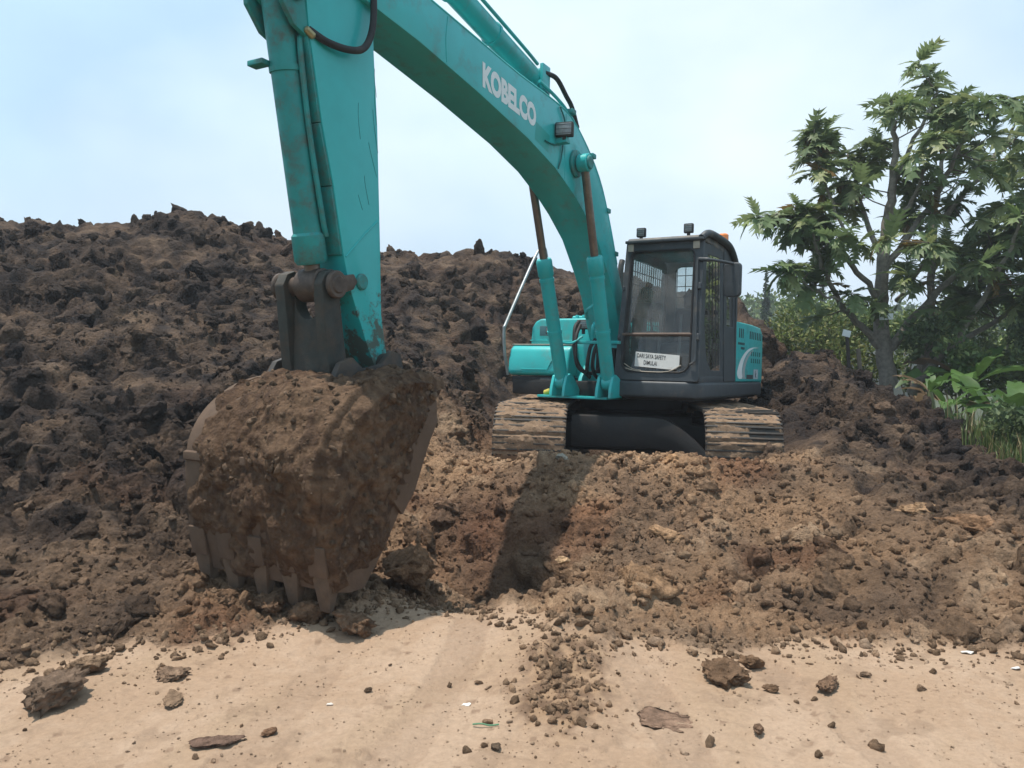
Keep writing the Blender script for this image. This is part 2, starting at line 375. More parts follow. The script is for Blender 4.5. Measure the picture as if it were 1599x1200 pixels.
e1 = sst(w1b-w1, .0, .5); e2 = sst(w2b-w2, .0, .45); e3 = sst(w3b-w3, .0, .45); e4 = sst(w4b-w4, 0, .5)
w3d = warp*.35
hd = (.12*(rnd1-.45)*e1+.12*(rnd2-.4)*e2+.04*(rnd3-.3)*e3
      + .16*pn(q1*.9+5)+.40*(billow(q1*1.5+w3d)-.22)+.26*(billow(q1*3.1+w3d+8)-.22)+.13*(billow(q1*6.4+17)-.22)+.05*(billow(p0*13+23)-.2)*np.clip(10/np.maximum(gy, 1), .3, 1)+.03*(billow(p0*26+3)-.2)*sst(-gy, -10, -7)+.012*pn(p0*50)*np.clip(6/np.maximum(gy, 1), .2, 1))
hd = np.where(hd > 0, .24*np.tanh(hd/.24), hd)*(1-.25*sst(gy, 11, 14))
smooth = sst(pn(q1*[1.1, .8, .8]+210)+.3*pn(q1*3+30), .08, .30)            # sloughed smooth patches
hd = hd*(1-.45*smooth)
ht = (0.08*(rnd1-.4)*e1+.10*np.maximum(rnd2-.5, 0)*2*e2+.055*(rnd3-.2)*e3+.03*rnd4*e4
      + .06*pn(q1*2.1+5)+.06*(billow(q1*5.4)-.2)+.04*(billow(p0*13)-.2)+.016*pn(p0*30)+.009*pn(p0*58))
near = sst(gy, 4.6, 6.5)
hm = hd*dark*(.55+.45*near)+ht*tanv
rutx = gx-.35*(gy-3)
rut = pn(np.stack([rutx*2.2, gy*.25, gx*0], 1))*.02+pn(np.stack([rutx*9, gy*.5, gx*0], 1))*.009
tread = np.sin((gy*.9+gx*.35)*46+pn(p0*2)*2.5)*.006*sst(pn(np.stack([gx*1.3, gy*.5, gx*0+4], 1)), 0, .35)
def tyre(x0, y0, x1, y1, bend_, wid, ph):
    t = (gy-y0)/(y1-y0); xc = x0+(x1-x0)*t+bend_*t*(1-t)*4; u = (gx-xc)/wid
    m_ = sst(-np.abs(u), -1.05, -.8)*sst(t, -.2, .05)*sst(-t, -1.25, -.95)*(.55+.6*pn(p0*[1.5, 1.5, 0]+ph))
    lug = np.sin((gy*1.0+np.abs(u)*.035)*105+ph)*sst(np.abs(u), .15, .35)
    return m_*(-.016+.011*lug), m_*(np.abs(u) < 1)
ty = [tyre(-.62, 2.8, -.25, 5.0, .05, .13, 1.0), tyre(-1.25, 2.8, -1.05, 4.6, .05, .13, 5.0), tyre(.72, 2.8, .62, 4.5, .06, .12, 9.0), tyre(1.62, 2.8, 1.35, 4.5, .06, .12, 13.0)]
tread = tread+sum(a_ for a_, _ in ty); tym = np.clip(sum(b_ for _, b_ in ty), 0, 1)
hr = rut+tread+pn(p0*[2, 2, 0]+77)*.014+pn(p0*[9, 9, 0]+7)*.005+pn(p0*[30, 30, 0])*.003+(w3 < .16)*rnd3*.012*(rnd3 > .72)
h = soilm*(hm+.02)*(1-.75*pad)*(1-.7*veg)+(1-soilm)*hr
h += (sp*(.05+.9*np.maximum(ht*.8+.12*hd, -.03))+sp2*.02)
lat = np.stack([pn(q1*3.1+60)+.3*pn(q1*7+60), pn(q1*3.1+80)+.3*pn(q1*7+80), .6*pn(q1*5)], 1)*(.09*dark*soilm*near*(1-pad))[:, None]
PT = p0+nn*h[:, None]+lat
# intrinsic soil colours
def mixc(a, b, t): return a*(1-t[:, None])+np.asarray(b)*t[:, None]
nA = pn(p0*1.3+100)*.5+.5; nB = pn(p0*4.1+130)*.5+.5; nC = pn(p0*11+160)*.5+.5
col = np.tile(np.array([.038, .028, .0245]), (len(p0), 1))
col = mixc(col, (.088, .060, .044), sst(nA*.5+nB*.5, .48, .72)*.9)
col = mixc(col, (.019, .0155, .015), sst(nC*.45+(1-nB)*.55, .5, .7)*.8)
col = mixc(col, (.125, .084, .058), smooth*sst(nB, .35, .6)*.6)
col = mixc(col, (.13, .09, .064), sst(rnd1*.6+nB*.5, .82, .98)*.7)
tanc = np.tile(np.array([.35, .217, .128]), (len(p0), 1))
tanc = mixc(tanc, (.48, .32, .20), sst(nB*.6+rnd2*.5, .6, .85))
tanc = mixc(tanc, (.23, .148, .095), sst(1-nA+nC*.4, .62, .95)*.85)
tanc = mixc(tanc, (.20, .095, .052), sst(pn(p0*.9+300), .12, .4)*.7)
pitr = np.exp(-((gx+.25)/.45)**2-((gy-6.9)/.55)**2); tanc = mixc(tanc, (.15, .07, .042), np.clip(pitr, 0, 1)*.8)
grn = mixc(tanc*0+np.array([.06, .07, .028]), (.15, .12, .06), nB)
sand = np.tile(np.array([.375, .258, .174]), (len(p0), 1))
sand = mixc(sand, (.42, .299, .21), sst(nA*.7+nC*.3, .4, .65)); sand = mixc(sand, (.36, .25, .165), sst(pn(np.stack([rutx*3, gy*.6, gx*0], 1)+9)*.5+.5+nC*.2, .62, .8)*.6)
sand = mixc(sand, (.23, .15, .10), ((w4 < .33)*(rnd4 > .90)).astype(float)*.7)
sand = mixc(sand, (.27, .185, .125), sst(pn(p0*[3.5, 3.5, 0]+400)+.5*pn(p0*[13, 13, 0]+410), .32, .6)*.55)
col = mixc(col, (0, 0, 0), tanv)+tanc*tanv[:, None]
col = mixc(col, (0, 0, 0), veg*.85)+grn*(veg*.85)[:, None]
mud = np.tile(np.array([.17, .108, .07]), (len(p0), 1)); mud = mixc(mud, (.32, .21, .13), sst(nC, .45, .6))
sm = soilm
sand = mixc(sand, (.29, .20, .138), tym*.7)
col = col*sm[:, None]+sand*(1-sm)[:, None]
spm = np.clip(sp*2.0*(1-sm)*sst(nC+nB*.6+sp, .62, .95), 0, .95)
col = col*(1-spm)[:, None]+mud*spm[:, None]
# faces, split into road / brown heap / dark mound
I0 = (np.arange(NR-1)[:, None]*NA+np.arange(NA-1)[None]).ravel()
F = np.stack([I0, I0+1, I0+NA+1, I0+NA], 1)
fs = soilm[F].mean(1); fx = gx[F].mean(1); fy = gy[F].mean(1); ft = tanmap(np.stack([fx, fy], 1))
road = fs < .5
heap = (~road) & (ft > .4) & (fx > -1.3) & (fx < 5) & (fy < 9.2)
SOIL = mat('soil', (.2, .1, .1), .96, attr='Col', var=.32, scale=26, spec=.12)
def crumbly(m, coarse, fine, d1, d2):
    t = m.node_tree; b = t.nodes['Principled BSDF']; l = t.links.new
    co = N(t, 'ShaderNodeTexCoord'); hs_ = []
    for sc, dt, rg, ds in ((coarse, 9, .78, d1), (fine, 5, .7, d2)):
        n_ = N(t, 'ShaderNodeTexNoise'); n_.inputs['Scale'].default_value = sc; n_.inputs['Detail'].default_value = dt; n_.inputs['Roughness'].default_value = rg
        l(co.outputs['Object'], n_.inputs['Vector']); hs_.append((n_, ds))
    vo = N(t, 'ShaderNodeTexVoronoi'); vo.inputs['Scale'].default_value = coarse*2.2; l(co.outputs['Object'], vo.inputs['Vector'])
    prev = None
    for src, ds, inv_ in ((hs_[0][0].outputs['Fac'], d1, False), (vo.outputs['Distance'], d1*.35, True), (hs_[1][0].outputs['Fac'], d2, False)):
        bp = N(t, 'ShaderNodeBump'); bp.inputs['Strength'].default_value = 1.0; bp.inputs['Distance'].default_value = ds; bp.invert = inv_
        l(src, bp.inputs['Height'])
        if prev: l(prev.outputs['Normal'], bp.inputs['Normal'])
        prev = bp
    l(prev.outputs['Normal'], b.inputs['Normal'])
crumbly(SOIL, 18, 75, .034, .008)
SOILD = mat('dark_soil', (.2, .1, .1), .88, attr='Col', var=.42, scale=24, spec=.2)
crumbly(SOILD, 12, 50, .062, .013)
SAND = mat('sand', (.2, .1, .1), .95, attr='Col', var=.13, scale=34, bump=.007, bscale=95, spec=.12)
def submesh(name, mask, m):
    f = F[mask]; u, inv = np.unique(f, return_inverse=True)
    o = link(name, npmesh(name, PT[u], inv.reshape(f.shape), col[u]), m); o['kind'] = 'structure'; return o
submesh('dirt_road', road, SAND); submesh('brown_soil_heap', heap, SOIL); submesh('dark_soil_mound', ~(road | heap), SOILD); crumbly(SAND, 9, 55, .016, .006)
bm = bmesh.new(); bmesh.ops.create_grid(bm, x_segments=8, y_segments=8, size=1400)
go = fin(bm, 'ground', mat('far_ground', (.05, .06, .028), .95, var=.4, scale=.05)); go.location.z = -.66; go['kind'] = 'structure'

# ------------------------------------------------------------------ clods
def ico(sub):
    b = bmesh.new(); bmesh.ops.create_icosphere(b, subdivisions=sub, radius=1)
    v = np.array([x.co[:] for x in b.verts]); f = np.array([[q.index for q in x.verts] for x in b.faces]); b.free(); return v, f
def rock(sub, seed, rough=.35):
    v, f = ico(sub); s = seed*13.7; r = np.random.default_rng(seed+900)
    d = 1+rough*.8*pn(v*1.1+s)
    v = v*d[:, None]
    for _ in range(7 if sub != 3 else 4):                                    # broken faces
        n_ = r.normal(size=3); n_ /= np.linalg.norm(n_); k = r.uniform(.5, .85) if sub != 3 else r.uniform(.62, .9); t = v@n_; v = v-np.outer(np.maximum(t-k, 0)*.9, n_)
    d = 1+rough*.35*(billow(v*2.6+s)-.25)
    if sub > 2: d += rough*.7*(billow(v*1.7+s)-.25)+rough*.6*(billow(v*3.7+s)-.2)+rough*.34*(billow(v*8+s)-.2)+rough*.12*pn(v*18+s)
    else: d += rough*.3*pn(v*4+s)
    return v*np.clip(d, .6, 1.18)[:, None]*np.array([1.1, .9, .75]), f
def rotm(r):
    q = r.normal(size=4); q /= np.linalg.norm(q); a, b, c, d = q
    return np.array([[1-2*(c*c+d*d), 2*(b*c-a*d), 2*(b*d+a*c)], [2*(b*c+a*d), 1-2*(b*b+d*d), 2*(c*d-a*b)], [2*(b*d-a*c), 2*(c*d+a*b), 1-2*(b*b+c*c)]])
def scatter(name, n, wt, smin, smax, powr, sub, label, cat, flat=1.0, mt=None, seed=1, colr=None):
    r = np.random.default_rng(seed)
    idx = r.choice(len(PT), n, p=wt/wt.sum())
    vs = [rock(sub, k+1, .75) for k in range(14)]
    V = []; FF = []; CC = []; off = 0
    u = r.random(n); sz = smin*(smax/smin)**(u**powr)
    for i, s in zip(idx, sz):
        v, f = vs[r.integers(14)]; v = v*r.uniform(.6, 1.3, 3); sink = .25 if sub < 3 else r.uniform(-.25, .2)
        V.append((v@rotm(r).T)*[s, s, s*flat]+PT[i]+nn[i]*s*sink); FF.append(f+off); off += len(v)
        CC.append(np.tile((col[i] if colr is None else np.array(colr)*(.6+.8*r.random()))*(.8+.45*r.random())*(1 if sub < 3 or r.random() > .3 else .68), (len(v), 1)))
    o = link(name, npmesh(name, np.concatenate(V), np.concatenate(FF), np.concatenate(CC), smooth=sub > 1), mt or SOIL)
    tag(o, label, cat, kind='stuff'); return o
area = (RR*RR).ravel()
inv = (np.abs(gx)/np.maximum(gy, .1) < .8)
onheap = soilm*(1-veg)*(1-pad)*inv
scatter('soil_crumbs', 7800, area*onheap*tanv*(gy < 9)*(1-.5*dark), .008, .055, 2.6, 2, 'loose brown soil crumbs strewn over the front heap', 'soil', seed=3)
scatter('soil_lumps', 3000, (RR**1.35).ravel()*onheap*dark**1.5*(gy < 17.5)*(1-.85*smooth), .022, .15, 1.7, 3, 'loose dark lumps of soil over the tall mound', 'soil', seed=4, mt=SOILD)
scatter('soil_grit', 5200, area*onheap*dark*(gy < 12), .012, .045, 2.0, 1, 'fine dark grit lying over the tall mound', 'soil', seed=6, mt=SOILD)
scatter('spilled_crumbs', 1300, area*inv*(.008+np.exp(-((gy-ytoe-.02)/.2)**2)+.12*sp)*(gy < 5.9)*(gx < 4), .010, .042, 2.4, 2, 'brown crumbs spilled along the edge of the sandy road', 'soil', seed=15, colr=(.25, .165, .105))
scatter('spur_crumbs', 620, area*sp**1.5*(1-soilm)*(gy > 3)*(gy < 5.4), .004, .034, 2.2, 2, 'brown crumbs of the churned spur running out on the sand', 'soil', seed=17, colr=(.27, .175, .11))
scatter('road_grit', 2600, area*(1-soilm)*inv*(gy > 2.6)*(.3+sst(nB, .45, .7)), .003, .010, 1.6, 1, 'fine grit over the sandy road', 'grit', seed=16, flat=.7)
scatter('road_crumbs', 650, area*(1-soilm)*inv*(.25+3*np.exp(-(gy-ytoe)**2/.12)+.6*sp)*(gy > 2.6), .004, .018, 2.6, 2, 'small soil crumbs scattered on the sandy road', 'soil', seed=5, flat=.8)

def ground_z(x, y):
    i = min(NR-1, int(np.searchsorted(rad, math.hypot(x, y)))); j = int(round((math.atan2(x, y)-ang[0])/(ang[1]-ang[0])))
    return float(PT[i*NA+min(max(j, 0), NA-1), 2])
def clod(px, py, d, size, name, label, colr, cat='clod', group=None, seed=1, squash=(1, .9, .7), sub=4, rough=.5, sink=.3, keep=False):
    p = W(px, py, d)
    if d < 5.3 and not keep: p = W(px, py, 10); k = CAMZ/(CAMZ-p[2]); p = np.array([p[0]*k, p[1]*k, 0.0]); p[2] = ground_z(p[0], p[1])
    v, f = rock(sub, seed, rough); r = np.random.default_rng(seed)
    if size > .05 and squash[2] > .3: v = v*(1+.30*(billow(v*3.1+seed)-.2)+.22*(billow(v*6.5+seed)-.2)+.12*(billow(v*13+seed)-.2))[:, None]
    v = v*size*np.array(squash)
    a = r.random()*6.28; ca, sa = math.cos(a), math.sin(a)
    v = v@np.array([[ca, -sa, 0], [sa, ca, 0], [0, 0, 1]]).T
    c = np.tile(np.array(colr)*np.array([1.35, 1.28, 1.2]), (len(v), 1))*(1+.5*pn(v*14+seed)+.3*pn(v*35+seed))[:, None]
    o = link(name, npmesh(name, v, f, c), SOIL)
    o.location = (p[0], p[1], p[2]+size*squash[2]*(1-sink) if d < 5.3 and not keep else p[2]-(.05 if keep else 0))
    tag(o, label, cat, group); return o
BR = (.115, .075, .05); TN = (.30, .19, .115); GR = (.17, .14, .11); DK = (.07, .046, .035)
clod(92, 1100, 4, .175, 'soil_clod', 'large grey-brown clod lying on the road at far left', (.16, .115, .085), seed=2, squash=(1.05, .8, .55))
clod(132, 1050, 4, .09, 'soil_clod', 'tan topped clod just behind the large clod at far left', (.2, .14, .095), seed=3)
clod(268, 1052, 4, .085, 'soil_clod', 'flat brown clod on sand below the bucket teeth', (.2, .14, .1), seed=4, squash=(.9, 1, .4))
clod(270, 1095, 4, .10, 'soil_flake', 'thin crumbled flake of brown soil pressed into sand', (.25, .175, .12), seed=5, squash=(1.1, .5, .12), sink=.2)
clod(345, 1160, 4, .10, 'soil_slab', 'dark curved slab of mud lying flat on the sand', (.15, .10, .078), seed=6, squash=(1.15, .55, .16), sink=.15)
clod(422, 1145, 4, .038, 'soil_clod', 'small rusty clod right of the dark mud slab', (.23, .14, .09), seed=7, squash=(1, .8, .5))
clod(1132, 1065, 4, .125, 'soil_clod', 'largest rough brown clod lying alone on the right road', (.15, .098, .064), seed=8, squash=(1.15, .8, .55))
clod(1176, 1038, 4, .06, 'soil_clod', 'brown clod just behind the largest right road clod', (.17, .11, .07), seed=9)
clod(1205, 1081, 4, .036, 'soil_clod', 'small clod right of the largest right road clod', (.2, .13, .085), seed=10)
clod(1290, 1077, 4, .075, 'soil_clod', 'middle sized clod on the sand at right', (.2, .13, .088), seed=11, squash=(1.15, .8, .5))
clod(1185, 1146, 4, .034, 'soil_clod', 'small lone clod near the lower edge at right', (.15, .1, .07), seed=12)
clod(1037, 1122, 4, .13, 'soil_slab', 'flat purplish mud patch pressed into sand beside the churned spur', (.20, .135, .10), seed=13, squash=(1.0, .8, .04), sink=.5)
clod(1350, 1055, 4, .03, 'soil_clod', 'tiny clod right of the middle sized clod', (.2, .14, .1), seed=14)
clod(1438, 1076, 4, .028, 'soil_clod', 'tiny round clod on the far right sand', (.24, .17, .12), seed=15)
clod(575, 1076, 4, .02, 'soil_clod', 'tiny dark clod alone in the middle of the sand', (.12, .085, .06), seed=16)
clod(775, 1173, 4, .026, 'soil_clod', 'tiny dark clod at the bottom edge near the middle', (.1, .075, .055), seed=17)
clod(1200, 762, 7.55, .16, 'soil_boulder', 'pale tan boulder of dry soil below the right track', (.36, .24, .145), seed=18, squash=(1, .8, .9))
clod(1163, 752, 7.75, .15, 'soil_boulder', 'tan soil boulder left of the pale boulder below right track', (.33, .215, .13), seed=19, squash=(1.1, .8, .7))
clod(1047, 722, 7.9, .14, 'soil_boulder', 'pointed tan boulder in front of the dark undercarriage plate', (.36, .225, .13), seed=20, squash=(1.1, .8, .8))
clod(1010, 725, 7.9, .12, 'soil_boulder', 'rounded tan boulder left of the pointed one by the undercarriage', (.33, .215, .13), seed=21, squash=(1.1, .8, .8))
clod(876, 716, 7.65, .085, 'stone', 'rounded grey stone on the heap beside the left track', (.33, .31, .27), cat='stone', seed=22, rough=.25)
clod(1000, 925, 5.45, .30, 'soil_boulder', 'big weathered brown boulder low on the front heap', (.24, .155, .095), seed=23, squash=(.9, .8, 1.0))
clod(1040, 838, 6.55, .15, 'soil_boulder', 'angular tan lump in the middle of the front heap', (.30, .195, .12), seed=24, squash=(1.2, .8, .6))
clod(845, 958, 5.6, .075, 'soil_clod', 'smooth orange-brown clod at the foot of the shaded strip', (.3, .18, .11), seed=25, rough=.3)
clod(878, 876, 6.2, .055, 'stone', 'small pale tan stone beside the shaded strip', (.42, .29, .18), cat='stone', seed=26, rough=.3)
clod(640, 885, 6.1, .26, 'soil_boulder', 'big crumbly brown boulder right of the bucket teeth', (.21, .125, .075), seed=27, squash=(1, .9, .9))
clod(1530, 830, 6.3, .22, 'soil_boulder', 'reddish brown boulder at the right edge of heap', (.21, .13, .08), seed=28, squash=(1.2, .9, .7))
clod(1440, 800, 6.7, .18, 'soil_boulder', 'light tan boulder high on the right heap', (.32, .21, .13), seed=29, squash=(1.4, .8, .6))
clod(1085, 640, 12.5, .12, 'stone', 'pale stone glimpsed between cab skirt and right track', (.33, .25, .18), cat='stone', seed=30)
for k, (px, py, d, s, lab) in enumerate(((316, 912, 5.36, .10, 'brown clod hiding the tip of the leftmost bucket tooth'), (366, 920, 5.22, .09, 'brown clod hiding the tip of the second bucket tooth'), (420, 930, 5.1, .10, 'brown clod hiding the tip of the middle bucket tooth'),
                                   (476, 942, 4.98, .09, 'brown clod hiding the tip of the fourth bucket tooth'), (548, 958, 4.88, .11, 'brown clod against the tip of the nearest bucket tooth'))):
    clod(px, py, d, s, 'soil_clod', lab, (.15, .098, .065), seed=70+k, squash=(1.4, 1, 1.0), keep=True)
FOOT = ['clod touching the sand left of the bucket', 'clod between far left boulder and bucket', 'clod straight below the middle bucket teeth', 'biggest clod of the mound foot at far left', 'clod right of the biggest far left one', 'clod under the first gap between the bucket teeth', 'small clod below the third bucket tooth', 'small clod in front of the leftmost tooth', 'clod below the nearest bucket tooth', 'clod under the second bucket tooth', 'clod cut by the left picture edge', 'clod wedged behind the second tooth', 'clod wedged behind the leftmost tooth', 'clod wedged behind the fourth tooth', 'clod at the right foot of the bucket']
for k, (px, py, d, s) in enumerate(((330, 1005, 4.95, .13), (250, 1000, 4.9, .12), (400, 985, 5.0, .12), (60, 1015, 4.7, .2), (160, 985, 5.0, .18), (370, 950, 5.4, .14), (450, 970, 5.2, .08), (310, 1008, 4.8, .08), (505, 950, 5.3, .1), (420, 930, 5.5, .11), (20, 970, 5.0, .2), (375, 925, 5.3, .10), (330, 920, 5.4, .10), (470, 938, 5.2, .09), (585, 945, 5.3, .09))):
    clod(px, py, 5.35 if d > 4 else d, s, 'soil_clod', 'rough brown '+FOOT[k], (.15+.03*(k % 3), .098+.02*(k % 3), .064+.014*(k % 3)), group='clods along the mound foot', seed=40+k)

# ------------------------------------------------------------------ excavator
TEAL = mat('teal_paint', (.024, .43, .425), .36, var=.10, scale=3, dirt=(.15, .20, .18), dirtamt=.42, dscale=5, coat=.15, bump=.0004, bscale=40)
TEALW = mat('worn_teal_paint', (.016, .25, .235), .5, var=.2, scale=5, dirt=(.11, .09, .07), dirtamt=.62, dscale=9, bump=.001, bscale=60)
GREY = mat('dark_grey_paint', (.045, .052, .058), .5, var=.25, scale=8, dirt=(.2, .16, .12), dirtamt=.30, dscale=6, bump=.0005)
BLACK = mat('black_rubber', (.018, .018, .019), .7, var=.3, scale=10, dirt=(.12, .09, .065), dirtamt=.35)
STEEL = mat('dark_steel', (.05, .045, .04), .6, .3, var=.35, scale=10, dirt=(.15, .095, .06), dirtamt=.55, bump=.002)
CARB = mat('greasy_black_steel', (.017, .016, .016), .65, .1, var=.3, scale=6, dirt=(.05, .036, .027), dirtamt=.4, bump=.003, bscale=40)
ROD = mat('rod_chrome', (.22, .175, .145), .35, .75, var=.25, scale=12, dirt=(.2, .11, .07), dirtamt=.55)
PINM = mat('worn_pin_steel', (.105, .075, .058), .55, .4, var=.35, scale=14, dirt=(.04, .035, .035), dirtamt=.5, bump=.002)
MUD = mat('dried_mud', (.25, .168, .11), .95, var=.4, scale=9, dirt=(.13, .085, .058), dirtamt=.5, dscale=6, bump=.01, bscale=45, spec=.1)
BMUD = mat('muddy_bucket_steel', (.118, .078, .054), .8, .0, var=.3, scale=5, dirt=(.105, .072, .052), dirtamt=.6, dscale=7, bump=.004, bscale=50, spec=.2)
WHITE = mat('white_print', (.78, .8, .78), .5, var=.06, scale=10)
LGREY = mat('grey_print', (.36, .40, .40), .5, var=.1, scale=10)
INK_SLOT = mat('black_ink_slot_dark', (.02, .02, .022), .7, var=.1)
LENS = mat('lamp_lens', (.20, .21, .21), .15, var=.3, scale=40, spec=.8)
GALV = mat('galvanised_rail', (.33, .35, .35), .4, .5, var=.25, scale=9)
ORANGE = mat('orange_lens', (.95, .26, .05), .25, var=.1)
SEATM = mat('seat_cloth', (.02, .024, .035), .85, var=.2)
LINER = mat('cab_liner', (.17, .18, .19), .8, var=.15)
CREAM = mat('dusty_cream', (.42, .37, .30), .8, var=.2, scale=12)
GLASS = glassmat('cab_glass', (.80, .86, .86), 1.15)
GLASSD = glassmat('tinted_glass', (.55, .62, .6), 1.0)

ex = empty('excavator')
Rm = Matrix(((-0.49310114, 0.869629, 0.02442681), (-0.86983981, -0.49332127, 0.00358105), (0.01516445, -0.01948159, 0.99969521)))
ex.matrix_world = Matrix.Translation((1.62937, 10.96683, 0.24924)) @ Rm.to_4x4()
tag(ex, 'teal crawler excavator with dark cab standing on the soil heap', 'excavator')
PV, PF = None, None
# ---- undercarriage (turned 22 degrees against the house)
UA = R(22.5); UM = Matrix.Rotation(UA, 4, 'Z')
bm = bmesh.new()
abox(bm, (-1.0, -.75, .32), (1.0, .75, .78), .05)
for s in (-1, 1):
    abox(bm, (-1.75, s*1.195-.2, .2), (1.75, s*1.195+.2, .66), .05)
    for e in (-1, 1):
        prism(bm, [(e*.45, s*.4), (e*.9, s*.4), (e*1.25, s*1.1), (e*.7, s*1.1)], .35, .68, .03, axis='z')
cap_cyl(bm, (0, 0, .7), (0, 0, 1.0), .62, 40, .02)
bm.transform(UM); uc = fin(bm, 'undercarriage_frame', CARB, ex)
# curved guard plate between the tracks
bm = bmesh.new(); NQ = 22; row = []
for i in range(NQ+1):
    t = i/NQ; y = -.74+1.56*t
    drop = max(0, (t-.66)/.34)**1.6
    fwd = 1.55+.42*max(0, (t-.6)/.4)**1.3
    row.append([(fwd-.10, y, .80-.36*drop-.0), (fwd+.015, y, .785-.36*drop), (fwd+.05, y, .60-.32*drop), (fwd-.01, y, .42-.26*drop), (fwd-.14, y, .40-.26*drop)])
vs = [[bm.verts.new(p) for p in r_] for r_ in row]
for i in range(NQ):
    for j in range(4): bm.faces.new((vs[i][j], vs[i+1][j], vs[i+1][j+1], vs[i][j+1]))
    bm.faces.new((vs[i][4], vs[i+1][4], vs[i+1][0], vs[i][0]))
bm.faces.new(vs[0]); bm.faces.new(vs[-1]); bm.transform(UM)
fin(bm, 'guard_plate', CARB, ex)
# swing ring
bm = bmesh.new(); cap_cyl(bm, (0, 0, .82), (0, 0, 1.03), .70, 48, .015)
for k in range(36):
    a = k*math.pi/18; cyl(bm, (.665*math.cos(a), .665*math.sin(a), .9), (.665*math.cos(a), .665*math.sin(a), 1.0), .02, 6)
fin(bm, 'swing_ring', CARB, ex)
# tracks
HX, RW, ZC = 1.74, .43, .45
per = 4*HX+2*math.pi*RW; NS = 52
def trackpos(s):
    s %= per
    if s < 2*HX: return (-HX+s, ZC+RW, 0.0)
    s -= 2*HX
    if s < math.pi*RW: a = s/RW; return (HX+RW*math.sin(a), ZC+RW*math.cos(a), a)
    s -= math.pi*RW
    if s < 2*HX: return (HX-s, ZC-RW, math.pi)
    s -= 2*HX; a = math.pi+s/RW
    return (-HX+RW*math.sin(a), ZC+RW*math.cos(a), a)
shoes = []
for k in range(6):
    bm = bmesh.new(); hw = .42; pl = .088
    abox(bm, (-pl, -hw, 0), (pl, hw, .02), .004)
    for gx_ in (-.075, -.005, .062): abox(bm, (gx_-.011, -hw, .018), (gx_+.011, hw, .045), .004)
    # caked mud
    nx, ny = 9, 34; g = []
    for i in range(nx):
        for j in range(ny):
            x = -.1+.2*i/(nx-1); y = -hw+2*hw*j/(ny-1); g.append((x, y, 0))
    g = np.array(g); hgt = .041+.022*pn(g*[9, 5, 1]+k*7.3)+.02*(billow(g*[16, 13, 1]+k*3)-.2)+.012*pn(g*[30, 26, 1]+k)
    hgt -= .03*sst(np.abs(g[:, 1])/hw, .93, 1.0)+.028*sst(np.abs(g[:, 0]), .084, .1)
    hgt = np.where(pn(g*[3, 2.2, 1]+k*11.1) > (.6 if k < 5 else .42), .016, hgt); g[:, 2] = np.maximum(hgt, .006)
    vs = [bm.verts.new(p) for p in g]
    for i in range(nx-1):
        for j in range(ny-1):
            f = bm.faces.new((vs[i*ny+j], vs[(i+1)*ny+j], vs[(i+1)*ny+j+1], vs[i*ny+j+1])); f.material_index = 1
    o = fin(bm, 'track_shoe', [STEEL, MUD]); shoes.append(o.data); bpy.data.objects.remove(o)
for s in (-1, 1):
    bm = bmesh.new()                                      # chain, idler, sprocket, rollers
    for e in (-1, 1):
        cap_cyl(bm, (e*HX, s*1.195-.16, ZC), (e*HX, s*1.195+.16, ZC), RW-.07, 32, .03)
    pth = [(trackpos(u)[0], s*1.195, trackpos(u)[1]) for u in np.linspace(0, per, 110)]
    for dy in (-.09, .09):
        for u in range(60):
            x, z, a = trackpos(u*per/60); M = Matrix.Translation((x, s*1.195+dy, z)) @ Matrix.Rotation(a, 4, 'Y')
            abox(bm, (-.088, -.025, -.075), (.088, .025, -.004), .008, M, seg=1)
    for x in np.linspace(-1.3, 1.3, 7): cap_cyl(bm, (x, s*1.195-.15, .17), (x, s*1.195+.15, .17), .1, 20, .02)
    bm.transform(UM)
    tr = fin(bm, 'track', STEEL, ex)
    tr['label'] = 'muddy crawler track on the cab side' if s > 0 else 'muddy crawler track on the tool box side'
    for k in range(NS):
        x, z, a = trackpos(k*per/NS+.03)
        o = link('track_shoe', shoes[rnd.randrange(6)], None, tr)
        o.matrix_local = UM @ Matrix.Translation((x, s*1.195, z)) @ Matrix.Rotation(a, 4, 'Y') @ Matrix.Rotation(math.pi if rnd.random() < .5 else 0, 4, 'Z')
# ---- house
bm = bmesh.new()
prism(bm, [(1.1, -1.28), (1.35, .25), (1.35, 1.3), (-1.8, 1.3), (-2.5, .95), (-2.75, 0), (-2.5, -.95), (-1.8, -1.3)], 1.0, 1.2, .03, axis='z')
fin(bm, 'revolving_frame', CARB, ex)
bm = bmesh.new()                                          # skirt below cab and left side
prism(bm, [(1.39, .30), (1.44, .38), (1.44, 1.2), (1.38, 1.33), (1.28, 1.375), (-1.86, 1.375), (-1.86, 1.2), (1.1, 1.2), (1.1, .30)], 1.03, 1.225, .035, axis='z', seg=3)
fin(bm, 'side_skirt', GREY, ex)
bm = bmesh.new()
prism(bm, [(1.55, -.66), (1.58, .30), (.4, .34), (.4, -.66)], .985, 1.015, .006, axis='z')
for y0 in (-.37, .37):
    for e in (-1, 1):
        y = y0*.82+e*.085
        prism(bm, [(1.2, 1.01), (1.72, 1.01), (1.70, 1.12), (1.64, 1.26), (1.55, 1.29), (1.45, 1.25), (1.3, 1.12)], y-.018, y+.018, .006)
for y in (-.27, .27): prism(bm, [(.1, 1.01), (1.2, 1.01), (1.1, 1.25), (.75, 1.6), (.55, 1.75), (.38, 1.7), (.2, 1.4)], y-.025, y+.025, .008)
fin(bm, 'boom_mount', TEAL, ex)
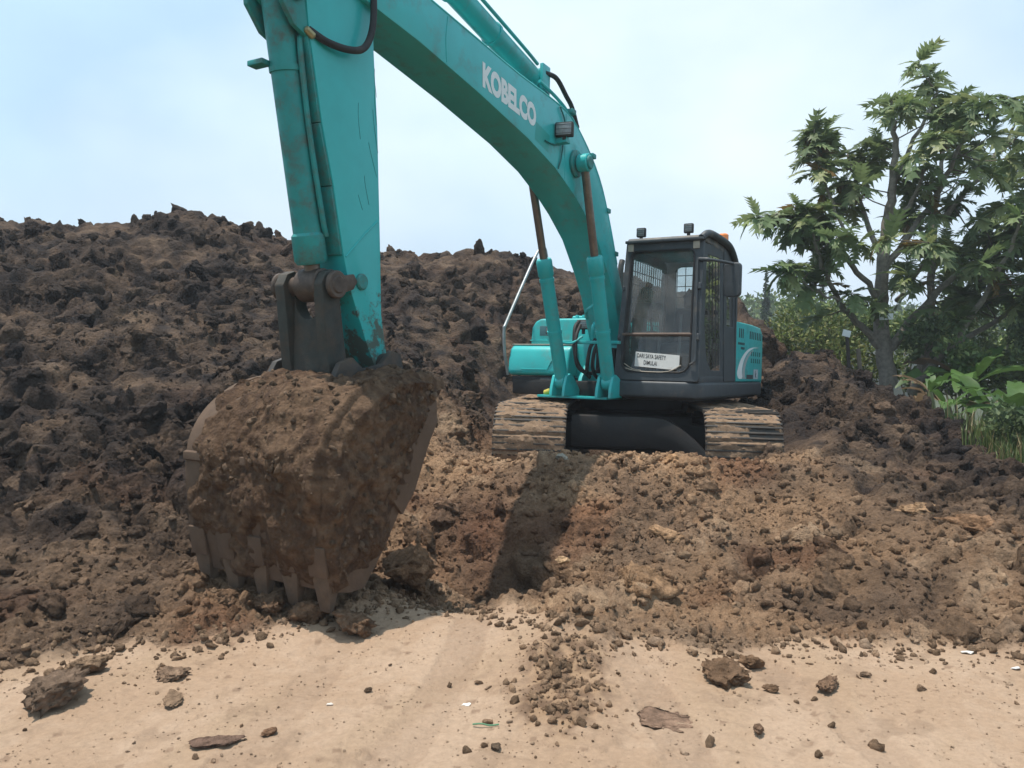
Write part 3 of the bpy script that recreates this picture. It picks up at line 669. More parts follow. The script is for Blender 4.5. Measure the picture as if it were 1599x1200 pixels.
# right tool box, tank
bm = bmesh.new()
prism(bm, [(.3, 1.25), (1.10, 1.25), (1.16, 1.29), (1.15, 1.45), (1.11, 1.60), (1.04, 1.655), (.3, 1.655)], -1.32, -.42, .045, seg=3)
tb = fin(bm, 'tool_box', TEAL, ex)
bm = bmesh.new()
prism(bm, [(-1.12, 1.34), (-1.10, 1.325), (-.72, 1.325), (-.66, 1.45), (-.68, 1.452), (-.74, 1.342), (-1.10, 1.342)], 1.10, 1.166, .004, axis='x'); fin(bm, 'pressed_rib', TEAL, tb)
bm = bmesh.new(); abox(bm, (.35, -1.325, 1.655), (1.05, -.42, 1.672), .006); fin(bm, 'lid_edge', CREAM, tb)
bm = bmesh.new(); prism(bm, [(.2, 1.02), (1.02, 1.02), (1.09, 1.24), (.2, 1.24)], -1.30, -.40, .02); fin(bm, 'box_skirt', GREY, ex)
bm = bmesh.new(); abox(bm, (1.075, -.86, 1.05), (1.097, -.44, 1.22), .006); fin(bm, 'skirt_panel', mat('grey_panel', (.12, .125, .12), .6, var=.3, dirt=(.2, .15, .11), dirtamt=.5), ex)
bm = bmesh.new()
prism(bm, [(-1.27, 1.672), (-1.255, 1.92), (-1.20, 2.0), (-1.12, 2.04), (-.36, 2.04), (-.36, 1.672)], -.6, .62, .035, axis='x', seg=3)
ft_ = fin(bm, 'fuel_tank', TEAL, ex)
bm = bmesh.new(); abox(bm, (.59, -1.275, 1.73), (.628, -.5, 1.745), .004); fin(bm, 'pressed_seam', TEAL, ft_)
bm = bmesh.new(); abox(bm, (.6, -1.13, 1.80), (.626, -.90, 1.94), .012); fin(bm, 'lamp_recess', mat('recess_blue', (.05, .14, .16), .6), ft_)
bm = bmesh.new(); abox(bm, (.61, -1.03, 1.825), (.638, -.91, 1.925), .012); abox(bm, (.63, -1.015, 1.84), (.642, -.925, 1.91), .006, mi=1); fin(bm, 'box_lamp', [GREY, LENS], ft_)
bm = bmesh.new()
for y in (-.72, -.62): abox(bm, (.2, y-.02, 2.04), (.3, y+.02, 2.11), .01)
cap_cyl(bm, (.25, -.8, 2.07), (.25, -.5, 2.07), .03, 14); fin(bm, 'filler_cap', TEAL, ft_)
# engine hood, counterweight
bm = bmesh.new(); prism(bm, [(-1.25, 1.23), (-1.25, 1.95), (-1.1, 2.06), (1.1, 2.06), (1.33, 1.98), (1.345, 1.23)], -1.8, -.66, .03, axis='x'); fin(bm, 'engine_hood', TEAL, ex)
bm = bmesh.new()
prism(bm, [(-1.9, 1.36), (-2.3, 1.25), (-2.62, .85), (-2.78, .3), (-2.78, -.3), (-2.62, -.85), (-2.3, -1.25), (-1.9, -1.36), (-1.82, -1.3), (-1.82, 1.3)], 1.05, 1.98, .06, axis='z', seg=3)
fin(bm, 'counterweight', TEAL, ex)
bm = bmesh.new()                                          # left side panel behind the cab
prism(bm, [(-1.9, 1.232), (-.32, 1.232), (-.30, 1.6), (-.27, 2.04), (-1.2, 2.045), (-1.72, 2.03), (-1.84, 1.96), (-1.9, 1.8)], 1.30, 1.368, .02, seg=3)
sp_ = fin(bm, 'side_panel', TEAL, ex)
def slots(lst, name, m, parent, y=1.362):  # raised dark blocks stand in for the shade inside recessed slots
    b = bmesh.new()
    for x0, x1, z0_, z1_ in lst: abox(b, (x0, y, z0_), (x1, y+.009, z1_), .003, seg=1)
    return fin(b, name, m, parent)
for i, x in enumerate((-.42, -.52, -.62)): slots([(x-.045, x, 1.83, 1.96)], 'vent_slot', INK_SLOT, sp_)
for i in range(7): slots([(-1.78+i*.115, -1.73+i*.115, 1.84, 1.95)], 'vent_slot', INK_SLOT, sp_)
for j in range(2):
    for i in range(5 if j == 0 else 3): slots([(-.74+i*.075, -.685+i*.075, 1.735-j*.06, 1.77-j*.06)], 'vent_slot', INK_SLOT, sp_)
for j in range(2):
    for i in range(5): slots([(-1.74+i*.13, -1.67+i*.13, 1.60-j*.1, 1.665-j*.1)], 'vent_slot', mat('slot_shade', (.008, .12, .115), .7), sp_)
bm = bmesh.new(); y = 1.3705
out = [(-1.7, 1.735), (-1.2, 1.72), (-.85, 1.66), (-.55, 1.54), (-.38, 1.40), (-.36, 1.33), (-.45, 1.275), (-.62, 1.27)]
inn = [(-.66, 1.30), (-.63, 1.39), (-.72, 1.52), (-.95, 1.64), (-1.3, 1.715)]
A_ = catmull([(p[0], y, p[1]) for p in out], 4); B_ = catmull([(p[0], y, p[1]) for p in inn], 4)
flatpoly(bm, list(A_)+list(B_)); fin(bm, 'swoosh_print', WHITE, sp_)
bm = bmesh.new(); y = 1.3702
B2 = catmull([(p[0], y, p[1]) for p in [(-.64, 1.275), (-.66, 1.39), (-.75, 1.51), (-.98, 1.625), (-1.3, 1.70)]], 4)
C2 = catmull([(p[0], y, p[1]) for p in [(-1.25, 1.66), (-1.0, 1.58), (-.86, 1.48), (-.80, 1.38), (-.84, 1.29), (-1.0, 1.27)]], 4)
flatpoly(bm, list(B2)+list(C2)); fin(bm, 'swoosh_shade', LGREY, sp_)
bm = bmesh.new(); flatpoly(bm, [(-1.33, 1.371, 1.27), (-1.33, 1.371, 1.41), (-1.62, 1.371, 1.41), (-1.62, 1.371, 1.27)]); fin(bm, 'maker_plate', mat('plate_grey', (.42, .48, .5), .5), sp_)
bm = bmesh.new()
flatpoly(bm, [(-.9, 1.371, 1.27), (-.9, 1.371, 1.33), (-1.3, 1.371, 1.33), (-1.3, 1.371, 1.27)]); fin(bm, 'dark_band', GREY, sp_)
def text(body, name, origin, right, up, height, m, parent, bold=0.0, width=None, mirror=False):
    cu = bpy.data.curves.new('t', 'FONT'); cu.body = body; cu.size = 1; cu.offset = bold; cu.align_x = 'LEFT'; cu.extrude = 0.0; cu.resolution_u = 4
    o = bpy.data.objects.new('t', cu); C.objects.link(o)
    dg = bpy.context.evaluated_depsgraph_get(); me = bpy.data.meshes.new_from_object(o.evaluated_get(dg)); bpy.data.objects.remove(o)
    v = np.array([x.co[:] for x in me.vertices]); lo = v.min(0); hi = v.max(0)
    sy = height/(hi[1]-lo[1]); sx = sy if width is None else width/(hi[0]-lo[0])
    r_ = np.array(right, float); r_ /= np.linalg.norm(r_); u_ = np.array(up, float); u_ /= np.linalg.norm(u_)
    nv = np.array(origin)+((v[:, :1]-lo[0])*sx)*r_+((v[:, 1:2]-lo[1])*sy)*u_
    for a, b in zip(me.vertices, nv): a.co = b
    me.name = name; me.materials.clear(); return link(name, me, m, parent)
text('k', 'plate_mark', (-1.44, 1.373, 1.29), (-1, 0, 0), (0, 0, 1), .1, INK_SLOT, sp_, .03)
# ---- cab
def FX(z): return 1.42-.125*(z-1.23)
CY0, CY1 = .315, 1.365
def fr(y, z, t):                                         # front sheet, narrower at the top
    k = (z-1.23)/1.7; yc = .84; return (FX(z)-t, yc+(y-yc)*(1-.085*k), z)
bm = bmesh.new()
ringplate(bm, rrect(CY0, CY1, 1.23, 2.93, .04, 3), rrect(CY0+.085, CY1-.115, 1.335, 2.80, [.13, .07, .07, .13], 6), fr, .07)
def sd_(yv, yt):
    def f(x, z, t):
        k = (z-1.23)/1.7; return (x, yv+(yt-yv)*k-math.copysign(t, yv-.84), z)
    return f
YL, YR = sd_(1.366, 1.322), sd_(.314, .362)
door = [(.30, 1.235), (1.345, 1.235), (1.335, 1.3), (1.145, 2.88), (.30, 2.93)]
rearq = [(-.30, 1.235), (.297, 1.235), (.297, 2.93), (.12, 2.93), (-.08, 2.88), (-.22, 2.75), (-.29, 2.55)]
ringplate(bm, rearq, [(-.2, 1.95), (.17, 1.95), (.17, 2.72), (-.02, 2.72), (-.14, 2.6), (-.2, 2.45)], YL, .05)
ringplate(bm, [(-.30, 1.235), (1.345, 1.235), (1.145, 2.9), (.0, 2.92), (-.2, 2.8), (-.29, 2.55)], rrect(-.18, 1.08, 1.55, 2.74, .06, 4), YR, .05)
def bk(y, z, t): return (-.30+t, y, z)
ringplate(bm, [(CY0, 1.235), (CY1, 1.235), (CY1, 2.6), (CY1-.04, 2.88), (CY0+.04, 2.88), (CY0, 2.6)], rrect(CY0+.2, CY1-.10, 1.85, 2.79, .07, 4), bk, .05)
abox(bm, (-.28, CY0+.01, 1.22), (1.38, CY1-.01, 1.30), .01)
cab = fin(bm, 'cab', GREY, ex)
bm = bmesh.new()                                          # roof
prism(bm, [(-.20, 2.86), (1.20, 2.90), (1.235, 2.93), (1.20, 2.965), (.9, 3.0), (.2, 3.005), (-.05, 2.98), (-.2, 2.91)], .372, 1.315, .03, seg=3)
rf = fin(bm, 'roof', mat('roof_paint', (.10, .10, .098), .7, var=.3, dirt=(.33, .28, .22), dirtamt=.75, dscale=5), cab)
bm = bmesh.new(); abox(bm, (1.16, .36, 2.895), (1.275, 1.335, 2.93), .012); fin(bm, 'visor', GREY, cab)
bm = bmesh.new(); tube(bm, catmull([(1.235, 1.30, 2.92), (1.1, 1.345, 2.99), (.6, 1.35, 3.0), (.15, 1.35, 2.97), (-.1, 1.355, 2.85), (-.24, 1.36, 2.66)], 6), .045, 10); fin(bm, 'roof_rail', GREY, cab)
bm = bmesh.new(); abox(bm, (-.2, .40, 2.85), (1.12, 1.29, 2.868), .006); fin(bm, 'headliner', LINER, cab)
for y0_, y1_ in ((.385, .46), (1.20, 1.28)):
    bm = bmesh.new(); abox(bm, (1.222, y0_, 2.80), (1.24, y1_, 2.89), .012); fin(bm, 'dust_patch', CREAM, cab)
# glass
def pane(name, pts, m, parent=cab):
    b = bmesh.new(); flatpoly(b, pts); return fin(b, name, m, parent)
def gfr(y, z): return fr(y, z, .035)
po = rrect(CY0+.08, CY1-.11, 1.33, 2.805, [.13, .07, .07, .13], 6)
lowp = [p for p in po if p[1] < 1.76]+[]
pane('lower_windshield', [gfr(*p) for p in ([(CY0+.08, 1.765)]+[p for p in po if p[1] < 1.7 and p[0] < .8]+[p for p in po if p[1] < 1.7 and p[0] > .8]+[(CY1-.11, 1.765)])], GLASS)
pane('upper_windshield', [gfr(*p) for p in ([(CY1-.11, 1.80)]+[p for p in po if p[1] > 2])+[(CY0+.08, 1.80)]], GLASS)
bm = bmesh.new(); a = Vector(fr(CY0+.06, 1.783, 0)); b = Vector(fr(CY1-.1, 1.783, 0)); cap_cyl(bm, a, b, .02, 12); fin(bm, 'windshield_bar', mat('rusty_bar', (.12, .08, .06), .7, var=.3), cab)
bm = bmesh.new()                                          # rubber seal round the glass
tube(bm, [fr(*p, -.004) for p in rrect(CY0+.085, CY1-.115, 1.335, 2.80, [.13, .07, .07, .13], 6)]+[fr(CY1-.115-.13, 1.335, -.004)], .012, 6); fin(bm, 'window_seal', BLACK, cab)
bm = bmesh.new(); tube(bm, catmull([fr(.46, 1.375, -.01), fr(.6, 1.345, -.012), fr(.8, 1.335, -.012), fr(1.0, 1.345, -.01), fr(1.15, 1.42, -.01)], 6), .006, 6)
tube(bm, catmull([fr(.44, 1.43, -.01), fr(.55, 1.37, -.012), fr(.66, 1.35, -.012)], 6), .005, 6); fin(bm, 'torn_seal', CREAM, cab)
bm = bmesh.new()
ringplate(bm, door, [(.42, 1.37), (.86, 1.37), (1.06, 1.50), (1.14, 1.9), (1.05, 2.66), (.98, 2.76), (.42, 2.78)], lambda x, z, t: YL(x, z, t-.012), .05)
dr = fin(bm, 'door', GREY, cab)
pane('door_window', [YL(x, z, .02) for x, z in [(.40, 1.35), (.88, 1.35), (1.08, 1.50), (1.16, 1.9), (1.07, 2.68), (.98, 2.78), (.40, 2.8)]], GLASSD, dr) if False else None
b_ = bmesh.new(); flatpoly(b_, [YL(x, z, .02) for x, z in [(.40, 1.35), (.88, 1.35), (1.08, 1.50), (1.16, 1.9), (1.07, 2.68), (.98, 2.78), (.40, 2.8)]]); fin(b_, 'door_window', GLASSD, cab)
pane('quarter_window', [YL(x, z, .025) for x, z in [(-.22, 1.93), (.19, 1.93), (.19, 2.74), (-.02, 2.74), (-.16, 2.6), (-.22, 2.45)]], GLASSD)
pane('side_window', [YR(x, z, .025) for x, z in rrect(-.19, 1.09, 1.54, 2.75, .06, 3)], GLASSD)
pane('rear_window', [(-.275, y_, z_) for y_, z_ in rrect(CY0+.19, CY1-.09, 1.84, 2.80, .07, 3)], GLASS)
bm = bmesh.new(); abox(bm, (.78, 1.37, 2.05), (.90, 1.395, 2.10), .01); fin(bm, 'door_handle', BLACK, cab)
bm = bmesh.new(); tube(bm, catmull([YL(.62, 2.35, -.05), YL(.55, 1.95, -.07), YL(.66, 1.6, -.07), YL(.80, 1.45, -.05)], 6), .012, 8); fin(bm, 'door_grab_bar', GREY, cab)
bm = bmesh.new(); tube(bm, catmull([fr(1.30, 2.70, -.02), fr(1.31, 2.0, -.03), fr(1.32, 1.55, -.03), fr(1.31, 1.46, -.04), fr(1.26, 1.43, -.03)], 6), .013, 8); fin(bm, 'grab_rail', GREY, cab)
# guard grilles
def grille(name, lines, r):
    b = bmesh.new()
    for p, q_ in lines: cyl(b, p, q_, r, 6)
    return fin(b, name, BLACK, cab)
grille('rear_grille', [((-.31, y_, 1.84), (-.31, y_, 2.80)) for y_ in np.arange(.52, 1.26, .12)]+[((-.315, .5, z_), (-.315, 1.27, z_)) for z_ in np.arange(1.93, 2.8, .15)], .006)
grille('side_grille', [(YR(x, 1.55, -.01), YR(x, 2.74, -.01)) for x in np.arange(-.12, 1.06, .085)]+[(YR(-.18, z_, -.015), YR(1.08, z_, -.015)) for z_ in np.arange(1.64, 2.74, .16)], .007)
grille('door_grille', [(YL(x, 1.4, -.02), YL(x, 2.76, -.02)) for x in np.arange(.5, 1.0, .14)]+[(YL(.42, z_, -.026), YL(1.04, z_, -.026)) for z_ in np.arange(1.6, 2.7, .17)], .006)
# inside
bm = bmesh.new()
abox(bm, (.12, .62, 1.55), (.66, 1.12, 1.72), .06, seg=3)
M_ = Matrix.Translation((.16, .87, 1.7)) @ Matrix.Rotation(R(-12), 4, 'Y')
abox(bm, (-.09, -.24, 0), (.07, .24, .50), .06, M_, seg=3); abox(bm, (-.07, -.13, .50), (.05, .13, .69), .05, M_, seg=3)
abox(bm, (.15, .66, 1.3), (.6, 1.08, 1.56), .02)
fin(bm, 'seat', SEATM, cab)
bm = bmesh.new()
for y_ in (.52, 1.19):
    abox(bm, (.1, y_-.07, 1.3), (.75, y_+.07, 1.86), .03)
    cyl(bm, (.68, y_, 1.85), (.72, y_, 2.03), .014, 8); cap_cyl(bm, (.71, y_, 2.0), (.735, y_, 2.11), .028, 12)
fin(bm, 'control_console', GREY, cab)
bm = bmesh.new(); cyl(bm, (1.0, .72, 1.3), (.92, .72, 2.05), .018, 8); cyl(bm, (1.0, .98, 1.3), (.92, .98, 2.05), .018, 8); abox(bm, (.95, .66, 1.3), (1.2, 1.04, 1.34), .01); fin(bm, 'travel_levers', LINER, cab)
bm = bmesh.new(); abox(bm, (.95, .42, 1.3), (1.12, .56, 2.0), .02); abox(bm, (.9, .40, 2.0), (1.0, .60, 2.2), .02); fin(bm, 'monitor_post', GREY, cab)
bm = bmesh.new(); c_ = (.66, 2.42)
flatpoly(bm, [(-.262, .62, 2.38), (-.262, .72, 2.27), (-.262, .81, 2.38), (-.262, .71, 2.50)]); fin(bm, 'diamond_sticker', INK_SLOT, cab)
text('22', 'window_number', (-.262, .86, 2.24), (0, 1, 0), (0, 0, 1), .42, mat('faded_red_print', (.16, .11, .12), .6), cab, .01, .40)
# paper sign behind the lower pane
def sgn(u, v, t=-.012): return fr(u, v, t)
bm = bmesh.new(); q0 = [sgn(.585, 1.41), sgn(1.12, 1.365), sgn(1.135, 1.53), sgn(.60, 1.58)]
q0 = [sgn(.575, 1.40), sgn(1.06, 1.365), sgn(1.10, 1.38), sgn(1.13, 1.42), sgn(1.13, 1.535), sgn(.575, 1.575)]
flatpoly(bm, q0); sg = fin(bm, 'paper_sign', mat('white_paper', (.66, .65, .62), .8, var=.12, scale=14, dirt=(.4, .35, .3), dirtamt=.4, dscale=14), cab)
rt = np.array(sgn(1.1, 1.5, -.014))-np.array(sgn(.6, 1.54, -.014)); upv = np.array(sgn(.6, 1.6))-np.array(sgn(.6, 1.5))
text('DARI SAYA SAFETY', 'sign_lettering', sgn(.60, 1.505, -.014), rt, upv, .052, INK_SLOT, cab, .012, .36)
text('DIMULAI', 'sign_lettering', sgn(.69, 1.42, -.014), rt, upv, .052, INK_SLOT, cab, .012, .165)
# lamps, beacon, mirror
def lamp(name, c, w_, h_, d_, parent, yaw=0, post=.06, pit=0):
    b = bmesh.new(); M = Matrix.Translation(c) @ Matrix.Rotation(yaw, 4, 'Z') @ Matrix.Rotation(pit, 4, 'Y')
    abox(b, (-d_, -w_/2, -h_/2), (0, w_/2, h_/2), .016, M, seg=2)
    abox(b, (-.004, -w_/2+.014, -h_/2+.014), (.004, w_/2-.014, h_/2-.014), .004, M, mi=1)
    for k in range(3): abox(b, (.002, -w_/2+.014, -h_/2+.03+k*(h_-.06)/2-.002), (.007, w_/2-.014, -h_/2+.03+k*(h_-.06)/2+.002), .001, M, seg=1)
    abox(b, (-d_*.6, -.02, -h_/2-post), (-d_*.3, .02, -h_/2), .004, M)
    return fin(b, name, [BLACK, LENS], parent)
lamp('work_light', (1.16, .515, 3.045), .115, .115, .06, cab)
lamp('work_light', (1.16, 1.11, 3.06), .115, .115, .06, cab)
bm = bmesh.new(); cap_cyl(bm, (.05, 1.24, 2.98), (.05, 1.24, 3.045), .075, 20); cap_cyl(bm, (.05, 1.24, 3.045), (.05, 1.24, 3.16), .066, 20, .018, mi=1); fin(bm, 'beacon', [GREY, ORANGE], cab)
bm = bmesh.new()
M_ = Matrix.Translation((1.02, 1.60, 2.43)) @ Matrix.Rotation(R(-8), 4, 'Z')
prism(bm, rrect(-.10, .115, -.19, .215, [.05, .05, .06, .06], 4), -.06, 0, .02, axis='x', seg=3)
bm.transform(M_); tube(bm, catmull([fr(1.30, 2.67, 0), (1.27, 1.40, 2.655), (1.2, 1.5, 2.645), (1.02, 1.62, 2.63)], 6), [.026]*7+[.018]*12, 10)
fin(bm, 'mirror', GREY, cab)
bm = bmesh.new(); tube(bm, catmull([YL(.05, 2.62, -.03), YL(-.05, 2.2, -.04), YL(-.02, 1.7, -.04)], 6), .012, 8); fin(bm, 'aerial_bracket', BLACK, cab)
for z_ in (1.75, 2.35):
    bm = bmesh.new(); cap_cyl(bm, fr(1.335, z_-.04, -.012), fr(1.335, z_+.04, -.012), .022, 10); fin(bm, 'hinge', GREY, cab)
    bm = bmesh.new(); cap_cyl(bm, fr(.335, z_-.03, -.012), fr(.335, z_+.03, -.012), .016, 10); fin(bm, 'hinge', GREY, cab)
# ---- handrail and exhaust
bm = bmesh.new(); tube(bm, catmull([(1.08, -1.36, 1.25), (1.15, -1.38, 1.55), (1.17, -1.385, 1.86), (1.12, -1.38, 1.96), (.72, -1.36, 2.52), (.36, -1.34, 3.0), (.22, -1.33, 3.07), (.1, -1.32, 3.0), (-.1, -1.3, 2.05)], 6), .021, 10); fin(bm, 'handrail', GALV, ex)
bm = bmesh.new(); cap_cyl(bm, (-1.05, -.62, 2.05), (-1.05, -.62, 2.45), .055, 16); tube(bm, catmull([(-1.05, -.62, 2.4), (-1.05, -.62, 2.9), (-1.1, -.62, 3.05)], 5), .045, 14, False); fin(bm, 'exhaust_pipe', STEEL, ex)
lamp('deck_lamp', (1.02, -.30, 1.93), .17, .125, .09, ex)
# ---- boom
BT = [(6.28, 4.16), (6.1, 4.28), (5.7, 4.275), (5.22, 4.245), (4.49, 4.195), (3.78, 4.145), (3.04, 4.125), (2.66, 4.09), (2.40, 4.00), (2.02, 3.78), (1.70, 3.50), (1.41, 3.08), (1.17, 2.66), (.86, 2.2), (.50, 1.78), (.38, 1.55)]
BL = [(.42, 1.40), (.58, 1.33), (.74, 1.42), (1.0, 1.82), (1.24, 2.25), (1.46, 2.52), (1.83, 2.89), (2.2, 3.12), (2.5, 3.27), (2.95, 3.445), (3.55, 3.59), (4.47, 3.745), (5.35, 3.865), (6.0, 3.92), (6.24, 4.0)]
bm = bmesh.new(); prism(bm, BT+BL, -.225, .225, .012)
boom = fin(bm, 'boom', TEAL, ex, 30)
for s in (-1, 1):                                         # edge flanges of the box beam
    bm = bmesh.new()
    tp = catmull([(p[0], s*.215, p[1]+.004) for p in BT[3:13]], 3); tube(bm, tp, .014, 6); fin(bm, 'weld_edge', TEAL, boom)
bm = bmesh.new(); cap_cyl(bm, (2.47, -.40, 3.6), (2.47, .42, 3.6), .075, 24); cap_cyl(bm, (2.47, .225, 3.6), (2.47, .26, 3.6), .15, 28); cap_cyl(bm, (2.47, -.26, 3.6), (2.47, -.225, 3.6), .15, 28); fin(bm, 'cylinder_pin', TEALW, boom)
bm = bmesh.new(); cap_cyl(bm, (.56, -.33, 1.55), (.56, .33, 1.55), .09, 24); fin(bm, 'foot_pin', TEALW, boom)
text('KOBELCO', 'lettering', (4.42, .2272, 3.815), (-1, 0, -.085), (.05, 0, 1), .225, WHITE, boom, .055, 1.02)
bm = bmesh.new()
for xs_ in (4.98, 2.72):
    zt = np.interp(-xs_, [-p[0] for p in BT], [p[1] for p in BT]); zl = np.interp(xs_, [p[0] for p in BL], [p[1] for p in BL])
    tube(bm, catmull([(xs_, .2255, zl+.02), (xs_+.02, .2255, (zl+zt)/2), (xs_, .2255, zt-.02)], 4), .005, 6)
fin(bm, 'weld_seam', TEAL, boom)
bm = bmesh.new(); flatpoly(bm, [(3.42, .2262, 3.62), (3.12, .2262, 3.56), (3.10, .2262, 3.74), (3.40, .2262, 3.80)]); fin(bm, 'touched_up_patch', mat('fresh_teal', (.012, .33, .29), .4, var=.08), boom)
lamp('boom_lamp', (2.99, .33, 3.83), .19, .15, .08, boom, R(12), .03)
bm = bmesh.new(); abox(bm, (2.86, .22, 3.70), (2.96, .35, 3.76), .008); fin(bm, 'lamp_bracket', TEAL, boom)
for k, yy in enumerate((.17, .07, -.07, -.17)):
    bm = bmesh.new(); P_ = [(3.25, yy, 4.26), (2.9, yy, 4.22), (2.62, yy, 4.16), (2.38, yy, 4.06), (2.05, yy, 3.85), (1.72, yy, 3.57), (1.44, yy, 3.14), (1.2, yy, 2.72), (.9, yy, 2.26)]
    tube(bm, catmull(P_, 5), .018, 8); fin(bm, 'hydraulic_pipe', TEAL, boom)
for k, (x, z) in enumerate(((2.55, 4.14), (1.98, 3.80), (1.5, 3.26), (1.22, 2.78))):
    bm = bmesh.new(); a = math.atan2(*( (.6, 1) if x < 2.2 else (.2, .1))); abox(bm, (x-.05, -.22, z-.02), (x+.05, .24, z+.035), .01); fin(bm, 'pipe_clamp', TEALW, boom)
bm = bmesh.new()
tube(bm, catmull([(3.05, .12, 4.42), (2.85, .16, 4.42), (2.62, .17, 4.30), (2.45, .16, 4.23), (2.3, .16, 4.05)], 6), .026, 9)
tube(bm, catmull([(3.05, -.08, 4.42), (2.9, -.1, 4.45), (2.65, -.1, 4.33), (2.4, -.1, 4.1)], 6), .026, 9); fin(bm, 'boom_hose', BLACK, boom)
bm = bmesh.new(); abox(bm, (2.95, -.14, 4.12), (3.12, -.1, 4.5), .01); abox(bm, (2.95, .1, 4.12), (3.12, .14, 4.5), .01); fin(bm, 'cylinder_bracket', TEAL, boom)
bm = bmesh.new(); tube(bm, catmull([(2.9, .236, 3.45), (2.84, .24, 3.6), (2.78, .24, 3.95), (2.9, .238, 4.1)], 6), .009, 6); tube(bm, catmull([(2.96, .236, 3.68), (3.1, .238, 3.66), (3.22, .236, 3.66)], 4), .008, 6); fin(bm, 'lamp_cable', mat('cable_teal', (.01, .16, .15), .6), boom)
# ---- cylinders
def hyd(name, a, b, r, rr, split, parent=ex, m=TEAL, rod=ROD, bands=(), eye=True, ew=.09):
    a = np.array(a, float); b = np.array(b, float); d = b-a; ln = np.linalg.norm(d); d /= ln; s = a+d*ln*split
    bm = bmesh.new()
    tube(bm, [a+d*.04, a+d*.041, a+d*.07, s-d*.22, s-d*.219, s-d*.2, s-d*.03, s-d*.004, s], [r*.7, r*.95, r, r, r*1.0, r*1.16, r*1.16, r*1.0, r*.6], 24)
    for t in bands:
        p = a+d*ln*t; tube(bm, [p-d*.02, p-d*.019, p+d*.019, p+d*.02], [r, r*1.1, r*1.1, r], 24)
    if eye: cap_cyl(bm, a+np.array([0, -ew, 0]), a+np.array([0, ew, 0]), r*1.15, 22)
    o = fin(bm, name, m, parent)
    bm = bmesh.new(); cyl(bm, s-d*.02, b-d*.03, rr, 20); fin(bm, 'rod', rod, o)
    bm = bmesh.new(); cap_cyl(bm, b+np.array([0, -ew, 0]), b+np.array([0, ew, 0]), r*1.2, 22); fin(bm, 'rod_eye', PINM if m is TEALW else m, o)
    return o
for s in (-1, 1):
    hc = hyd('boom_cylinder', (1.56, s*.31, 1.19), (2.47, s*.335, 3.60), .082, .046, .60, bands=(.25, .5), ew=.062)
    hc['label'] = 'teal boom lift cylinder on the cab side' if s > 0 else 'teal boom lift cylinder on the tool box side'
    bm = bmesh.new()
    tube(bm, catmull([(1.98, s*.31-.03, 2.58), (2.05, s*.31-.05, 2.52), (1.93, s*.31-.06, 2.2), (1.8, s*.31-.06, 1.9), (1.74, s*.31-.05, 1.72), (1.6, s*.2, 1.66), (1.45, s*.1, 1.75)], 5), .016, 8); fin(bm, 'oil_pipe', TEAL, hc)
ac = hyd('arm_cylinder', (3.02, 0, 4.36), (6.0, 0, 4.88), .105, .06, .60, bands=(.3,), ew=.09)
bm = bmesh.new(); tube(bm, catmull([(3.15, .09, 4.48), (3.5, .1, 4.54), (4.4, .1, 4.7), (4.72, .09, 4.76)], 5), .018, 8); fin(bm, 'oil_pipe', TEAL, ac)
bc = hyd('bucket_cylinder', (6.64, 0, 3.78), (6.22, 0, 1.88), .098, .055, .925, m=TEALW, bands=(.26,), ew=.10)
bm = bmesh.new(); tube(bm, catmull([(6.50, .10, 3.50), (6.52, .12, 3.40), (6.42, .115, 2.9), (6.28, .115, 2.35), (6.22, .1, 2.22)], 6), .02, 8); fin(bm, 'oil_pipe', TEALW, bc)
bm = bmesh.new(); abox(bm, (6.60, -.20, 3.29), (6.68, -.06, 3.325), .006); fin(bm, 'pipe_clamp', TEALW, bc)
bm = bmesh.new(); tube(bm, catmull([(1.35, -.18, 1.9), (1.5, -.16, 1.75), (1.55, -.14, 1.5), (1.5, -.1, 1.35), (1.35, .0, 1.3), (1.2, .1, 1.4)], 6), .024, 9)
tube(bm, catmull([(1.3, -.22, 1.95), (1.46, -.2, 1.85), (1.5, -.18, 1.6), (1.46, -.14, 1.4), (1.3, -.05, 1.25)], 6), .024, 9)
tube(bm, catmull([(1.4, .05, 1.72), (1.5, .03, 1.6), (1.5, .0, 1.4), (1.4, -.05, 1.3), (1.2, -.1, 1.25)], 6), .024, 9)
tube(bm, catmull([(1.38, .12, 1.72), (1.5, .1, 1.6), (1.5, .07, 1.42), (1.4, .05, 1.3), (1.2, .0, 1.25)], 6), .024, 9); fin(bm, 'swivel_hoses', BLACK, ex)
bm = bmesh.new()
tube(bm, catmull([(1.2, .0, 1.95), (1.4, .05, 1.93), (1.5, .06, 1.86), (1.47, .04, 1.72)], 6), .02, 9); tube(bm, catmull([(1.2, -.15, 2.0), (1.35, -.1, 2.02), (1.48, -.02, 2.08), (1.4, .1, 2.2)], 6), .02, 9)
abox(bm, (1.42, -.42, 1.66), (1.5, .40, 1.70), .008); fin(bm, 'pipe_manifold', TEAL, ex)
bm = bmesh.new(); abox(bm, (1.05, .0, 1.3), (1.25, .26, 1.62), .02); cap_cyl(bm, (1.25, .1, 1.52), (1.27, .1, 1.52), .035, 14, mi=1); fin(bm, 'control_valve', [BLACK, TEALW], ex)
bm = bmesh.new(); prism(bm, [(-.5, 1.02), (.3, 1.02), (.3, 1.6), (.1, 1.72), (-.5, 1.72)], .5, .9, .02, axis='x'); fin(bm, 'centre_cover', TEAL, ex)
bm = bmesh.new(); cap_cyl(bm, (1.42, -.62, 1.03), (1.42, -.54, 1.06), .04, 10); fin(bm, 'yellow_rag', mat('yellow_rag', (.5, .42, .08), .8), ex)
